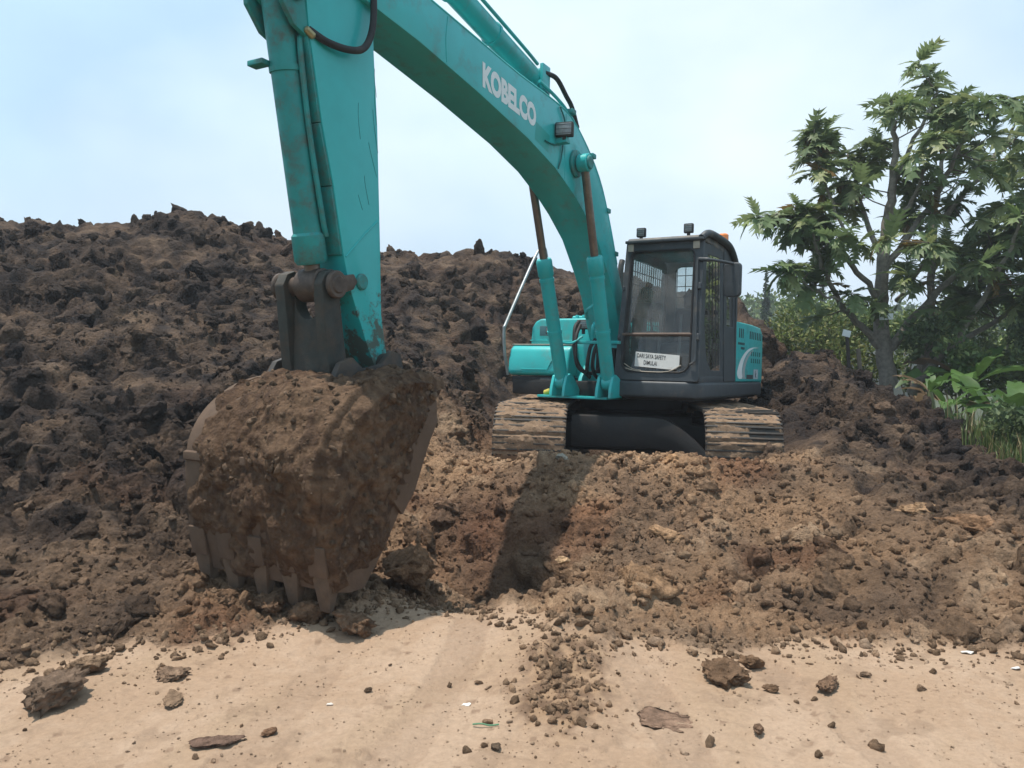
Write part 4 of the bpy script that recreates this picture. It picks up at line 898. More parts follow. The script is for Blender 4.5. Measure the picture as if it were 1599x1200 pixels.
# ---- arm
AB = [(5.86, 4.95), (5.80, 4.4), (5.86, 3.9), (5.84, 3.62), (5.78, 3.08), (5.72, 2.22), (5.69, 1.71), (5.62, 1.42), (5.58, 1.34)]
AF = [(5.60, 1.25), (5.68, 1.24), (5.76, 1.33), (5.86, 1.5), (6.06, 1.90), (6.12, 2.1), (6.235, 2.56), (6.36, 2.96), (6.50, 3.55), (6.56, 3.9), (6.45, 4.3), (6.2, 4.7), (6.05, 4.98)]
bm = bmesh.new(); prism(bm, AB+AF, -.175, .175, .008)
# paint worn off towards the bucket end
AM = mat('arm_paint', (.024, .43, .425), .36, var=.10, scale=3, coat=.15, bump=.0004, bscale=40)
t_ = AM.node_tree; bs = t_.nodes['Principled BSDF']; src = bs.inputs['Base Color'].links[0].from_socket
co_ = N(t_, 'ShaderNodeTexCoord'); sx_ = N(t_, 'ShaderNodeSeparateXYZ'); t_.links.new(co_.outputs['Object'], sx_.inputs[0])
ns_ = N(t_, 'ShaderNodeTexNoise'); ns_.inputs['Scale'].default_value = 6; ns_.inputs['Detail'].default_value = 11; ns_.inputs['Roughness'].default_value = .72; t_.links.new(co_.outputs['Object'], ns_.inputs['Vector'])
m1_ = N(t_, 'ShaderNodeMapRange'); m1_.inputs['From Min'].default_value = 2.25; m1_.inputs['From Max'].default_value = 1.35; m1_.inputs['To Min'].default_value = -.08; m1_.inputs['To Max'].default_value = .22
t_.links.new(sx_.outputs['Z'], m1_.inputs['Value'])
ad_ = N(t_, 'ShaderNodeMath', operation='ADD'); t_.links.new(m1_.outputs['Result'], ad_.inputs[0]); t_.links.new(ns_.outputs['Fac'], ad_.inputs[1])
m2_ = N(t_, 'ShaderNodeMapRange'); m2_.inputs['From Min'].default_value = .60; m2_.inputs['From Max'].default_value = .68; t_.links.new(ad_.outputs[0], m2_.inputs['Value'])
mm_ = N(t_, 'ShaderNodeMix', data_type='RGBA'); mm_.inputs['B'].default_value = (.085, .125, .105, 1); t_.links.new(src, mm_.inputs['A']); t_.links.new(m2_.outputs['Result'], mm_.inputs['Factor']); t_.links.new(mm_.outputs['Result'], bs.inputs['Base Color'])
m3_ = N(t_, 'ShaderNodeMapRange'); m3_.inputs['To Min'].default_value = .36; m3_.inputs['To Max'].default_value = .85; t_.links.new(m2_.outputs['Result'], m3_.inputs['Value']); t_.links.new(m3_.outputs['Result'], bs.inputs['Roughness'])
arm = fin(bm, 'arm', AM, ex, 30)
bm = bmesh.new()
pf = [(6.135, 2.1), (6.25, 2.56), (6.375, 2.96), (6.515, 3.55)]
for i in range(3):
    (x0, z0_), (x1, z1_) = pf[i], pf[i+1]
    prism(bm, [(x0-.03, z0_), (x0+.006, z0_), (x1+.006, z1_-.006), (x1-.03, z1_-.006)], -.165, .165, .003)
fin(bm, 'front_plate', TEALW, arm)
bm = bmesh.new()
for s in (-1, 1): prism(bm, [(6.40, 3.45), (6.62, 3.52), (6.75, 3.66), (6.77, 3.82), (6.70, 3.93), (6.5, 4.0)], s*.145-.02, s*.145+.02, .008)
cap_cyl(bm, (6.64, -.235, 3.78), (6.64, .235, 3.78), .06, 18)
for s in (-1, 1): cap_cyl(bm, (6.64, s*.165, 3.78), (6.64, s*.20, 3.78), .11, 24)
fin(bm, 'cylinder_bracket', TEALW, arm)
bm = bmesh.new(); cap_cyl(bm, (6.15, -.25, 4.08), (6.15, .25, 4.08), .12, 24); cap_cyl(bm, (6.0, -.2, 4.88), (6.0, .2, 4.88), .08, 20); fin(bm, 'arm_pin', TEALW, arm)
bm = bmesh.new(); cap_cyl(bm, (5.66, -.30, 1.335), (5.66, .24, 1.335), .085, 24); cap_cyl(bm, (5.66, .24, 1.335), (5.66, .27, 1.335), .05, 16); fin(bm, 'bucket_pin', STEEL, arm)
bm = bmesh.new(); cap_cyl(bm, (5.93, -.20, 1.93), (5.93, .20, 1.93), .06, 18); fin(bm, 'link_pin_boss', TEALW, arm)
bm = bmesh.new(); tube(bm, [(5.76, .176, 2.40), (5.90, .176, 2.28), (6.1, .176, 2.09)], .007, 6); fin(bm, 'weld_seam', TEAL, arm)
bm = bmesh.new(); tube(bm, catmull([(6.50, .17, 3.53), (6.36, .21, 3.49), (6.18, .24, 3.50), (6.04, .25, 3.56), (5.96, .25, 3.70), (5.93, .24, 3.9), (5.94, .22, 4.2), (6.0, .2, 4.5)], 7), .025, 12); fin(bm, 'arm_hose', BLACK, arm)
bm = bmesh.new(); cap_cyl(bm, (6.53, .165, 3.53), (6.46, .185, 3.49), .026, 10); fin(bm, 'hose_fitting', mat('brass', (.35, .3, .16), .4, .6), arm)
bm = bmesh.new()
for x0, z0_, x1, z1_ in ((5.83, 3.5, 5.80, 3.3), (5.82, 3.35, 5.79, 3.1), (5.84, 3.2, 5.77, 2.9), (5.88, 2.95, 5.78, 2.72), (5.98, 2.55, 5.93, 2.45), (5.92, 2.7, 5.86, 2.5), (6.0, 3.2, 5.97, 2.95)):
    tube(bm, catmull([(x0, .1757, z0_), ((x0+x1)/2+.012, .1757, (z0_+z1_)/2+.02), (x1, .1757, z1_)], 4), .0018, 4)
fin(bm, 'scratch', mat('scratch_teal', (.012, .13, .125), .6), arm)
# ---- bucket linkage
bm = bmesh.new()
cap_cyl(bm, (6.22, -.33, 1.88), (6.22, .235, 1.88), .066, 26, .012)
for y in (-.315, .205): cap_cyl(bm, (6.22, y-.02, 1.88), (6.22, y+.02, 1.88), .098, 28, .01)
cap_cyl(bm, (6.22, -.07, 1.88), (6.22, .07, 1.88), .09, 28, .012)
lk = fin(bm, 'link_pin', PINM, ex)
bm = bmesh.new()
for y in (-.235, .125): prism(bm, [(6.10, 1.88), (6.14, 1.78), (6.06, 1.35), (6.02, 1.24), (6.10, 1.15), (6.22, 1.2), (6.25, 1.35), (6.31, 1.78), (6.33, 1.88), (6.29, 1.96), (6.22, 1.99), (6.14, 1.95)], y-.045, y+.045, .012)
# web with a round notch at the top
wb = [(-.19, 1.16), (.08, 1.16), (.08, 1.80)]+[(-.05+.13*math.cos(a), 1.80+.16*math.sin(a)) for a in np.linspace(0, -math.pi, 12)]+[(-.19, 1.80)]
prism(bm, wb, 6.11, 6.22, .01, axis='x')
fin(bm, 'bucket_link', mat('link_steel', (.042, .044, .038), .7, .1, var=.4, scale=7, dirt=(.10, .068, .048), dirtamt=.65, dscale=6, bump=.003), ex)
bm = bmesh.new()
for s in (-1, 1):
    prism(bm, [(6.24, 1.80), (6.30, 1.88), (6.24, 1.96), (6.15, 1.95), (6.06, 1.97), (6.02, 1.92), (6.06, 1.86)], s*.205-.018, s*.205+.018, .008)
fin(bm, 'guide_link', PINM, ex)
# ---- bucket
BP = catmull([(5.50, 1.20, 0), (5.75, 1.235, 0), (6.05, 1.24, 0), (6.36, 1.17, 0), (6.6, 1.02, 0), (6.735, .84, 0), (6.775, .66, 0), (6.765, .42, 0), (6.72, .16, 0), (6.64, -.10, 0)], 4)[:, :2]
HB = .62
bm = bmesh.new(); th = .035
tg = np.gradient(BP, axis=0); tg /= np.linalg.norm(tg, axis=1)[:, None]; nb = np.stack([-tg[:, 1], tg[:, 0]], 1)   # outward
if nb[20, 0] < 0: nb = -nb
inn_ = BP-nb*th
prism(bm, [tuple(p) for p in BP]+[tuple(p) for p in inn_[::-1]], -HB, HB, 0)
bk_ = fin(bm, 'bucket', BMUD, ex)
side = [tuple(p) for p in BP-nb*.006]+[(6.5, -.13), (6.36, -.13), (6.17, .08), (5.9, .46), (5.74, .80), (5.68, .92), (5.60, 1.08)]
for s in (-1, 1):
    bm = bmesh.new(); prism(bm, side, s*(HB-.02)-.02, s*(HB-.02)+.024, .006); fin(bm, 'side_plate', BMUD, bk_)
    bm = bmesh.new(); prism(bm, [(6.0, .30), (5.86, .46), (5.70, .78), (5.61, .92), (5.62, 1.08), (5.72, 1.16), (5.86, 1.12), (5.95, .9), (6.05, .6), (6.12, .42)], s*(HB+.018)-.014, s*(HB+.018)+.014, .006); fin(bm, 'side_cutter', BMUD, bk_)
for y in (-.27, .17):                                    # ears
    bm = bmesh.new(); prism(bm, [(5.5, 1.2), (5.58, 1.42), (5.68, 1.44), (5.8, 1.34), (6.0, 1.3), (6.12, 1.38), (6.24, 1.34), (6.36, 1.15)], y-.11 if y < 0 else y+.06, y-.06 if y < 0 else y+.11, .01); fin(bm, 'hinge_ear', STEEL, bk_)
for k in range(5):
    y = -.545+k*.2725; bm = bmesh.new()
    dv_ = np.array([-.245, -.97])
    pr_ = [(6.70, .05), (6.685, -.03), (6.640, -.235), (6.605, -.235), (6.58, -.05), (6.63, .05)]
    prism(bm, pr_, y-.07, y+.07, .012)
    for v in bm.verts:
        if v.co.z < -.12: v.co.y = y+(v.co.y-y)*.62
    tth = fin(bm, 'tooth', mat('tooth_steel', (.10, .068, .047), .85, .05, var=.4, scale=9, dirt=(.17, .108, .067), dirtamt=.8, bump=.003), bk_)
    bm = bmesh.new(); prism(bm, [(6.735, .20), (6.746, .19), (6.71, .0), (6.685, .01)], y-.075, y+.075, .01); fin(bm, 'tooth_holder', BMUD, bk_)
bm = bmesh.new(); prism(bm, [(6.775, .72), (6.80, .71), (6.80, .66), (6.775, .65)], -HB+.002, HB-.002, .004); fin(bm, 'wear_strip', BMUD, bk_)
# soil stuck to the bucket: outer shell and near side
def crust(name, U, f3, hfun, col_fun, parent):
    nu, nv = U.shape[:2]; g = U.reshape(-1, 3); nrm = f3
    v = g+nrm*hfun(g)[:, None]; I = (np.arange(nu-1)[:, None]*nv+np.arange(nv-1)[None]).ravel()
    Fq = np.stack([I, I+1, I+nv+1, I+nv], 1)
    o = link(name, npmesh(name, v, Fq, col_fun(g)), SOIL, parent); o['kind'] = 'stuff'; return o
def soilcol(g):
    a = pn(g*2.2+500)*.5+.5; b = pn(g*7+520)*.5+.5; c_ = pn(g*17+540)*.5+.5
    c = np.tile(np.array([.125, .076, .048]), (len(g), 1)); c = mixc(c, (.19, .12, .076), sst(a*.5+c_*.5, .4, .7)); c = mixc(c, (.085, .053, .037), sst(1-b*.5-c_*.5, .45, .7)*.7); return c
su = np.linspace(0, 1, 190); sl = np.r_[0, np.cumsum(np.linalg.norm(np.diff(BP, axis=0), axis=1))]; sl /= sl[-1]
bx_ = np.interp(su, sl, BP[:, 0]); bz_ = np.interp(su, sl, BP[:, 1]); nx_ = np.interp(su, sl, nb[:, 0]); nz_ = np.interp(su, sl, nb[:, 1])
vv = np.linspace(-HB, HB+.035, 170)
U = np.zeros((190, 170, 3)); U[:, :, 0] = bx_[:, None]; U[:, :, 2] = bz_[:, None]; U[:, :, 1] = vv[None]
NRM = np.zeros((190, 170, 3)); NRM[:, :, 0] = nx_[:, None]; NRM[:, :, 2] = nz_[:, None]
SU = np.repeat(su, 170)
def hshell(g):
    wf, _, cc = worley(g*5.5+7); wf2, _, c2_ = worley(g*13+9)
    base = np.interp(SU, [0, .2, .42, .52, .62, .75, .88, 1], [-.01, .02, .045, .05, .042, .036, .028, .004])
    ledge = np.interp(g[:, 1], [-.62, -.45, -.1, .5, .66], [-.055, -.04, -.0, .012, -.01])*np.interp(SU, [0, .25, .45, 1], [0, .3, 1, 1])
    edge_ = .10*sst(g[:, 1], HB-.0, HB+.035)+.1*sst(-g[:, 1], HB-.05, HB)
    return base+ledge-edge_+.07*pn(g*3+70)+.05*(billow(g*7+20)-.2)+.03*((cc*17 % 97)/97.-.3)*(1-wf**2)+.008*((c2_*17 % 97)/97.)*(1-wf2**2)+.008*pn(g*25)
crust('soil_crust', U, NRM.reshape(-1, 3), hshell, soilcol, bk_)
# near side crust over the side plate
ga = np.linspace(0, 1, 150); gb = np.linspace(0, 1, 90)
BPo = BP+nb*np.interp(sl, [0, .3, .6, 1], [.0, .03, .03, 0])[:, None]
edge = np.array([(np.interp(t, sl, BPo[:, 0]), np.interp(t, sl, BPo[:, 1])) for t in ga])
mth = catmull([(5.62, 1.06, 0), (5.72, .86, 0), (5.9, .5, 0), (6.15, .12, 0), (6.42, -.1, 0), (6.60, -.05, 0)], 10)[:, :2]
ml = np.r_[0, np.cumsum(np.linalg.norm(np.diff(mth, axis=0), axis=1))]; ml /= ml[-1]
mo = np.stack([np.interp(ga, ml, mth[:, 0]), np.interp(ga, ml, mth[:, 1])], 1)
U2 = np.zeros((150, 90, 3)); P2 = edge[:, None]*(1-gb[None, :, None])+mo[:, None]*gb[None, :, None]
U2[:, :, 0] = P2[:, :, 0]; U2[:, :, 2] = P2[:, :, 1]; U2[:, :, 1] = HB+.006
GB = np.tile(gb, 150); GA = np.repeat(ga, 90)
def hside(g):
    wf, _, cc = worley(g*5.5+7); wf2, _, c2_ = worley(g*13+9)
    base = np.interp(GB, [0, .1, .6, .85, 1], [-.03, .045, .035, -.005, -.05])+np.interp(GA, [0, .15, .5, .9, 1], [-.04, .02, .02, -.0, -.03])
    return base+.045*pn(g*3+170)+.045*(billow(g*7+20)-.2)+.03*((cc*17 % 97)/97.-.35)*(1-wf**2)+.014*((c2_*17 % 97)/97.)*(1-wf2**2)+.01*pn(g*25)
crust('soil_crust', U2, np.tile(np.array([0, 1.0, 0]), (150*90, 1)), hside, soilcol, bk_)

# crumbs lying on the bucket
r = np.random.default_rng(77); vs14 = [rock(2, k+31, .7) for k in range(8)]; V = []; FF = []; CC = []; off = 0
hs = hshell(U.reshape(-1, 3)); PS = U.reshape(-1, 3)+NRM.reshape(-1, 3)*hs[:, None]; h2 = hside(U2.reshape(-1, 3)); PS2 = U2.reshape(-1, 3)+np.array([0, 1.0, 0])*h2[:, None]
ok1 = np.where((hs > .03) & (SU < .8))[0]; ok2 = np.where((h2 > .02) & (GA < .9))[0]
for n_, src in ((420, PS[ok1]), (260, PS2[ok2])):
    for _ in range(n_):
        v, f = vs14[r.integers(8)]; s = .006*(6.0**(r.random()**2.2)); p = src[r.integers(len(src))]
        V.append((v*r.uniform(.7, 1.2, 3))@rotm(r).T*s+p); FF.append(f+off); off += len(v); CC.append(np.tile(np.array([.16, .108, .073])*r.uniform(.6, 1.5), (len(v), 1)))
o = link('soil_crumbs', npmesh('soil_crumbs', np.concatenate(V), np.concatenate(FF), np.concatenate(CC)), SOIL, bk_); o['kind'] = 'stuff'

# ------------------------------------------------------------------ vegetation
BARK = mat('bark', (.24, .21, .175), .9, var=.4, scale=14, bump=.012, bscale=30, spec=.15)
LEAF = mat('leaf', (.05, .09, .03), .5, attr='Col', var=.18, scale=9, trans=.35, spec=.4)
FARL = mat('far_leaf', (.05, .08, .03), .6, attr='Col', var=.2, scale=3, trans=.25, spec=.25)
TWIG = mat('twig', (.15, .12, .09), .9, var=.3, scale=12)
def lobed(seed, ln=.55, pairs=5):
    """breadfruit leaf along +x: midrib with deep pointed lobes, folded up and drooping"""
    r = np.random.default_rng(seed); V = []; Fc = []
    def bend(x, y, z): return (x, y, z+abs(y)*.28-.55*x*x/ln-.02*r.random())
    xs = np.linspace(.14, .80, pairs); prev = None
    mid = [(0, 0, 0), (.1*ln, 0, 0)]
    rib = [.0, .10]+list(xs)+[1.0]
    for i, x in enumerate(xs):
        wd = ln*(.20+.19*math.sin(math.pi*(i+.9)/(pairs+.6)))*r.uniform(.85, 1.1)
        for s in (-1, 1):
            n = len(V); hx = .072
            V += [bend((x-hx)*ln, 0, 0), bend((x-hx*.1)*ln, s*wd*.5, 0), bend((x+.22)*ln, s*wd, -.03), bend((x+.14)*ln, s*wd*.5, 0), bend((x+hx+.04)*ln, 0, 0)]
            Fc += [(n, n+1, n+4), (n+1, n+3, n+4), (n+1, n+2, n+3)] if s > 0 else [(n+4, n+1, n), (n+4, n+3, n+1), (n+3, n+2, n+1)]
    n = len(V); V += [bend(.82*ln, .05*ln, 0), bend(.82*ln, -.05*ln, 0), bend(1.02*ln, 0, 0), bend(-.08*ln, .006, 0), bend(-.08*ln, -.006, 0), bend(.14*ln, .008, 0), bend(.14*ln, -.008, 0)]
    Fc += [(n+1, n, n+2), (n+3, n+4, n+5), (n+4, n+6, n+5)]
    return np.array(V), np.array(Fc)
LV = [lobed(k, .36+.03*k) for k in range(6)]
def frame(d, roll=0.0):
    d = np.array(d, float); d /= np.linalg.norm(d); s = np.cross([0, 0, 1.0], d)
    s = s/np.linalg.norm(s) if np.linalg.norm(s) > 1e-3 else np.array([0, 1.0, 0]); u = np.cross(d, s)
    c, q_ = math.cos(roll), math.sin(roll); return np.stack([d, s*c+u*q_, u*c-s*q_], 1)
tree = empty('breadfruit_tree', W(1385, 600, 15)); tag(tree, 'tall tree with large deeply lobed leaves right of the excavator', 'tree')
TB = np.array(tree.location)
bra = []
def branch(pts, r0, r1, dj=0.0, d0=15.0):
    P = []
    for i, q_ in enumerate(pts):
        d = d0+dj*(i/(len(pts)-1))**1.2+(q_[2] if len(q_) > 2 else 0); P.append(W(q_[0], q_[1], d))
    c = catmull(P, 5); c[1:] += rng.normal(size=(len(c)-1, 3))*.015
    bra.append((c, np.linspace(r0, r1, len(c))))
branch([(1387, 606), (1380, 540), (1375, 480), (1379, 420), (1386, 350), (1394, 290), (1398, 230), (1394, 185), (1391, 155)], .165, .020)
branch([(1376, 545), (1345, 510), (1312, 475), (1292, 432), (1276, 392), (1264, 352)], .075, .018, -1.0)
branch([(1375, 470), (1340, 425), (1309, 388), (1285, 362), (1263, 350), (1235, 341), (1205, 337)], .06, .014, -.8)
branch([(1379, 410), (1352, 340), (1334, 285), (1324, 240)], .06, .016, .7)
branch([(1340, 400), (1305, 330), (1285, 270), (1274, 225), (1271, 202)], .035, .012, .2)
branch([(1383, 375), (1420, 322), (1442, 272), (1458, 215)], .06, .016, -.9)
branch([(1394, 300), (1422, 230), (1448, 180), (1459, 160), (1462, 138)], .05, .012, .4)
branch([(1378, 425), (1440, 340), (1472, 288), (1500, 228), (1520, 180), (1535, 155)], .07, .014, -1.2)
branch([(1432, 612), (1450, 525), (1455, 440), (1458, 350), (1468, 280), (1475, 220), (1480, 175)], .10, .016, 1.0, 15.4)
branch([(1420, 615), (1482, 540), (1532, 472), (1572, 402), (1600, 330)], .085, .018, -1.6)
branch([(1390, 545), (1440, 482), (1490, 432), (1542, 402), (1590, 372)], .09, .016, -.6)
branch([(1458, 350), (1510, 302), (1552, 245), (1582, 200), (1598, 170)], .06, .014, .6, 15.8)
branch([(1482, 540), (1560, 500), (1625, 455), (1670, 420)], .06, .016, -.5)
branch([(1532, 440), (1590, 340), (1640, 280), (1680, 230)], .06, .016, .8)
branch([(1400, 470), (1435, 420), (1450, 380)], .05, .014, -1.5)
branch([(1310, 470), (1270, 455), (1245, 430), (1232, 415)], .025, .011, -.3, 14.3)
for k, (c, r_) in enumerate(bra):
    b = bmesh.new(); tube(b, c-TB, r_, 10 if r_[0] > .08 else 7); fin(b, 'trunk' if k == 0 else 'limb', BARK, tree)
# twigs and whorls of leaves
lt = np.random.default_rng(5); tips = []; bmT = bmesh.new()
def twig(p, d, ln, r0=.014):
    d = d/np.linalg.norm(d); e = p+d*ln+np.array([0, 0, .12*ln]); m_ = p+d*ln*.55+lt.normal(size=3)*.04
    tube(bmT, catmull([p-TB, m_-TB, e-TB], 3), np.linspace(r0, r0*.6, 7), 5); tips.append((e, (e-m_)/np.linalg.norm(e-m_)))
for k, (c, r_) in enumerate(bra):
    T = c[-1]-c[-3]; tips.append((c[-1], T/np.linalg.norm(T)))
    n = len(c)
    for i in range(n):
        f_ = i/(n-1)
        if f_ < (.42 if k == 0 else .28): continue
        for _ in range(1):
            if lt.random() > (.55 if k in (2, 4) else .36): continue
            a = lt.random()*6.283; d = np.array([math.cos(a), math.sin(a), lt.uniform(-.25, .8)])
            twig(c[i], d, lt.uniform(.25, .85)*(1 if k not in (2, 4) else .6))
# fuller right half of the crown
for _ in range(105):
    px = lt.uniform(1450, 1690); py = lt.uniform(170, 500); d = lt.uniform(13.9, 17.0)
    if py < 330-(px-1420)*.9 + 20 or (px > 1600 and py < 140): continue
    p = W(px, py, d); best = min((np.linalg.norm(c[i]-p), k, i) for k, (c, r_) in enumerate(bra) for i in range(3, len(c)))
    if best[0] > 1.7: continue
    o_ = bra[best[1]][0][best[2]]; twig(o_, p-o_, np.linalg.norm(p-o_), .016)
fin(bmT, 'twigs', TWIG, tree)['kind'] = 'stuff'
leaves = []
for e, d in tips:
    n = lt.integers(8, 12); ph = lt.random()*6.28; d = d+np.array([0, 0, .6])+lt.normal(size=3)*.25; d /= np.linalg.norm(d); base = frame(d)
    for j in range(n):
        a = ph+j*2.4; el = lt.uniform(-.2, .7) if j < n-3 else lt.uniform(.7, 1.2)
        out = base[:, 1]*math.cos(a)+base[:, 2]*math.sin(a)
        dd = d*math.sin(el)*.8+out*math.cos(el); dd[2] = dd[2]*.9+lt.uniform(-.3, .15)
        k = lt.integers(6); s = lt.uniform(.75, 1.2) if j < n-2 else lt.uniform(.45, .7)
        young = j >= n-2
        c = np.array([.155, .205, .085])*lt.uniform(.65, 1.4) if not young else np.array([.20, .26, .08])*lt.uniform(.7, 1.2)
        if not young and lt.random() < .16: c = np.array([.24, .27, .11])*lt.uniform(.8, 1.2)
        if lt.random() < .02: c = np.array([.20, .13, .04])
        leaves.append((e-d*lt.uniform(0, .12), dd, k, s, c, lt.uniform(-.5, .5)))
# the leaves that stand nearest the camera are objects of their own, the rest one mass
def leafdist(l): return l[0][1]-1.2*l[3]
order = sorted(range(len(leaves)), key=lambda i: leafdist(leaves[i]))
def visible(l): p = l[0]; return abs(p[0]/p[1]) < .64
own = [i for i in order if visible(leaves[i])][:300]; ownset = set(own)
pal = [np.array(c) for c in ((.10, .145, .06), (.14, .195, .080), (.175, .24, .10), (.24, .27, .11), (.27, .32, .12), (.20, .13, .04))]
lm = {}
for i in own:
    p, dd, k, s, c, ro = leaves[i]; pi = min(range(6), key=lambda q_: np.abs(pal[q_]-c).sum())
    if (k, pi) not in lm:
        v, f = LV[k]; me = npmesh('leaf', v, f, np.tile(pal[pi], (len(v), 1)), smooth=False); me.materials.append(LEAF); lm[(k, pi)] = me
    o = link('leaf', lm[(k, pi)], None, tree)
    M = Matrix(frame(dd, ro)*s).to_4x4(); o.matrix_local = Matrix.Translation(p-TB) @ M
V = []; FF = []; CC = []; off = 0
for i, (p, dd, k, s, c, ro) in enumerate(leaves):
    if i in ownset: continue
    v, f = LV[k]; V.append(v@(frame(dd, ro)*s).T+p-TB); FF.append(f+off); off += len(v); CC.append(np.tile(c, (len(v), 1)))
fo = link('foliage', npmesh('foliage', np.concatenate(V), np.concatenate(FF), np.concatenate(CC), smooth=False), LEAF, tree); fo['kind'] = 'stuff'
# white tags
def plate(name, px, py, d, w_, h_, rot, label):
    b = bmesh.new(); abox(b, (-w_/2, -.006, -h_/2), (w_/2, .006, h_/2), .002); o = fin(b, name, mat('tag_white', (.72, .74, .74), .5, var=.06)); o.location = W(px, py, d); o.rotation_euler = (0, rot, R(4)); tag(o, label, 'sign'); return o
plate('tag_board', 1384, 495, 14.45, .26, .11, R(-4), 'small white board fixed to the tree trunk')
plate('tag_board', 1322, 521, 14.3, .15, .12, R(14), 'small tilted white board on a thin dark stake')
def stake(px0, py0, px1, py1, d, r_, m, label):
    o = empty('stake', W(px0, py0, d)); b = bmesh.new(); l0 = np.array(o.location); tube(b, catmull([W(px0, py0, d)-l0, (W(px0, py0, d)+W(px1, py1, d))/2-l0+[.02, 0, 0], W(px1, py1, d)-l0], 4), r_, 8); bpy.data.objects.remove(o)
    s = fin(b, 'stake', m); s.location = l0; tag(s, label, 'stake')
stake(1325, 620, 1322, 515, 14.34, .035, mat('dark_stake', (.05, .04, .035), .9), 'thin dark stake carrying the tilted white board')
stake(1343, 625, 1340, 545, 14.0, .04, TWIG, 'short bare wooden stake left of the tree trunk')
# ---- generic leaf cloud
def cloud(blobs, n, size, cols, seed, droop=0.0, flat=.5):
    r = np.random.default_rng(seed); wt = np.array([b[1]*b[2]*b[3] for b in blobs], float); wt /= wt.sum()
    bi = r.choice(len(blobs), n, p=wt); ctr = np.array([b[0] for b in blobs])[bi]; rad_ = np.array([b[1:4] for b in blobs])[bi]
    u = r.normal(size=(n, 3)); u /= np.linalg.norm(u, axis=1)[:, None]; rr_ = r.random(n)**(1/2.2)
    P = ctr+u*rad_*rr_[:, None]; keep = pn(P*(1.1/size**.4)+seed) > -.28; P = P[keep]; u = u[keep]; n = len(P)
    d = u+r.normal(size=(n, 3))*.7; d[:, 2] -= droop; d /= np.linalg.norm(d, axis=1)[:, None]
    t = np.cross(d, r.normal(size=(n, 3))); t /= np.linalg.norm(t, axis=1)[:, None]; s = size*r.uniform(.6, 1.3, n)
    a = P-d*(s*.5)[:, None]; b = P+d*(s*.5)[:, None]; e1 = P+t*(s*.25)[:, None]; e2 = P-t*(s*.25)[:, None]
    V = np.stack([a, e1, b, e2], 1).reshape(-1, 3); Fq = np.arange(4*n).reshape(n, 4)
    ca = np.array(cols); c = ca[r.integers(len(ca), size=n)]*r.uniform(.75, 1.25, n)[:, None]
    return V, Fq, np.repeat(c, 4, axis=0)
def leafy(name, base, blobs, n, size, cols, seed, label, cat, group=None, stems=3, h=1.0, m=FARL, part='crown', tr=.04):
    o = empty(name, base); b0 = np.array(base); V, Fq, c = cloud(blobs, n, size, cols, seed)
    cr_ = link(part, npmesh(part, V-b0, Fq, c, smooth=False), m, o)
    b = bmesh.new(); r = np.random.default_rng(seed)
    for k in range(stems):
        a = r.normal(size=3)*.25*h; q_ = blobs[k % len(blobs)][0]-b0
        tube(b, catmull([(a[0]*.1, a[1]*.1, -.2), q_*.5+a*.3, q_*1.0], 4), np.linspace(tr, tr*.35, 9), 6)
    fin(b, 'trunk', BARK, o); tag(o, label, cat, group); return o
GA_ = [(.11, .165, .06), (.15, .21, .07), (.08, .125, .045), (.20, .235, .08)]
GB_ = [(.10, .145, .062), (.075, .11, .05), (.135, .175, .075)]
YG_ = [(.15, .19, .045), (.10, .14, .04), (.19, .19, .06), (.07, .10, .03)]
def blobset(px0, px1, pyt, pyb, d, n, seed, r0=.5, dd=1.2):
    r = np.random.default_rng(seed); out = []
    for _ in range(n):
        py = pyb+(pyt-pyb)*r.random()**.8; p = W(r.uniform(px0, px1), py, d+r.uniform(-dd, dd)); q_ = r0*r.uniform(.6, 1.2); out.append((p, q_*1.2, q_, q_*.85))
    return out
# shrubs behind the mound
for k, (x0, x1, yt, yb, d, cols, nl, sz, lab) in enumerate((
        (1215, 1262, 500, 545, 19, YG_, 2200, .12, 'yellow-green shrub behind the mound right of the engine panel'),
        (1262, 1312, 490, 555, 19.5, YG_, 2400, .12, 'pale shrub between the cypress and the tilted white board'),
        (1225, 1300, 470, 520, 25, GA_, 2600, .15, 'dense green shrub below the tall cypress'),
        (1300, 1370, 470, 550, 21, GA_, 3000, .14, 'dark shrub behind the tilted white board'),
        (1395, 1460, 500, 590, 18, GA_, 3000, .13, 'leafy shrub just right of the tree trunk'),
        (1460, 1530, 470, 590, 19, GB_, 3400, .14, 'dark bushy shrub behind the banana plants'),
        (1530, 1610, 460, 590, 20, GA_, 3600, .15, 'tall shrub at the right edge behind the banana plants'),
        (1600, 1720, 440, 600, 18, GB_, 4000, .15, 'shrub beyond the right edge of the banana patch'),
        (1720, 1900, 420, 620, 17, GA_, 3500, .16, 'outermost shrub at far right'),
        (1400, 1470, 520, 600, 15.6, GB_, 2600, .12, 'dark shrub pressed against the tree base'),
        (1470, 1560, 530, 620, 15.0, GA_, 3000, .12, 'green shrub right behind the young banana shoot'),
        (1560, 1660, 520, 640, 14.4, GB_, 3200, .12, 'green shrub behind the banana plant at the right edge'),
        (1310, 1375, 540, 590, 16.5, YG_, 1500, .11, 'dry yellowish undergrowth around the two stakes'),
        (1560, 1640, 640, 700, 10.2, GB_, 2200, .09, 'low dark shrub on the ground at the right edge'))):
    c0 = W((x0+x1)/2, yb, d); base = (c0[0], c0[1], H(c0[0], c0[1]) if d < 22 else -.3)
    leafy('shrub', base, blobset(x0, x1, yt, yb, d, 9, 60+k, .045*d*.55, 1.2), nl, sz, cols, 80+k, lab, 'shrub', 'shrubs behind the mound', 4, 1.0, part='foliage', tr=.03)
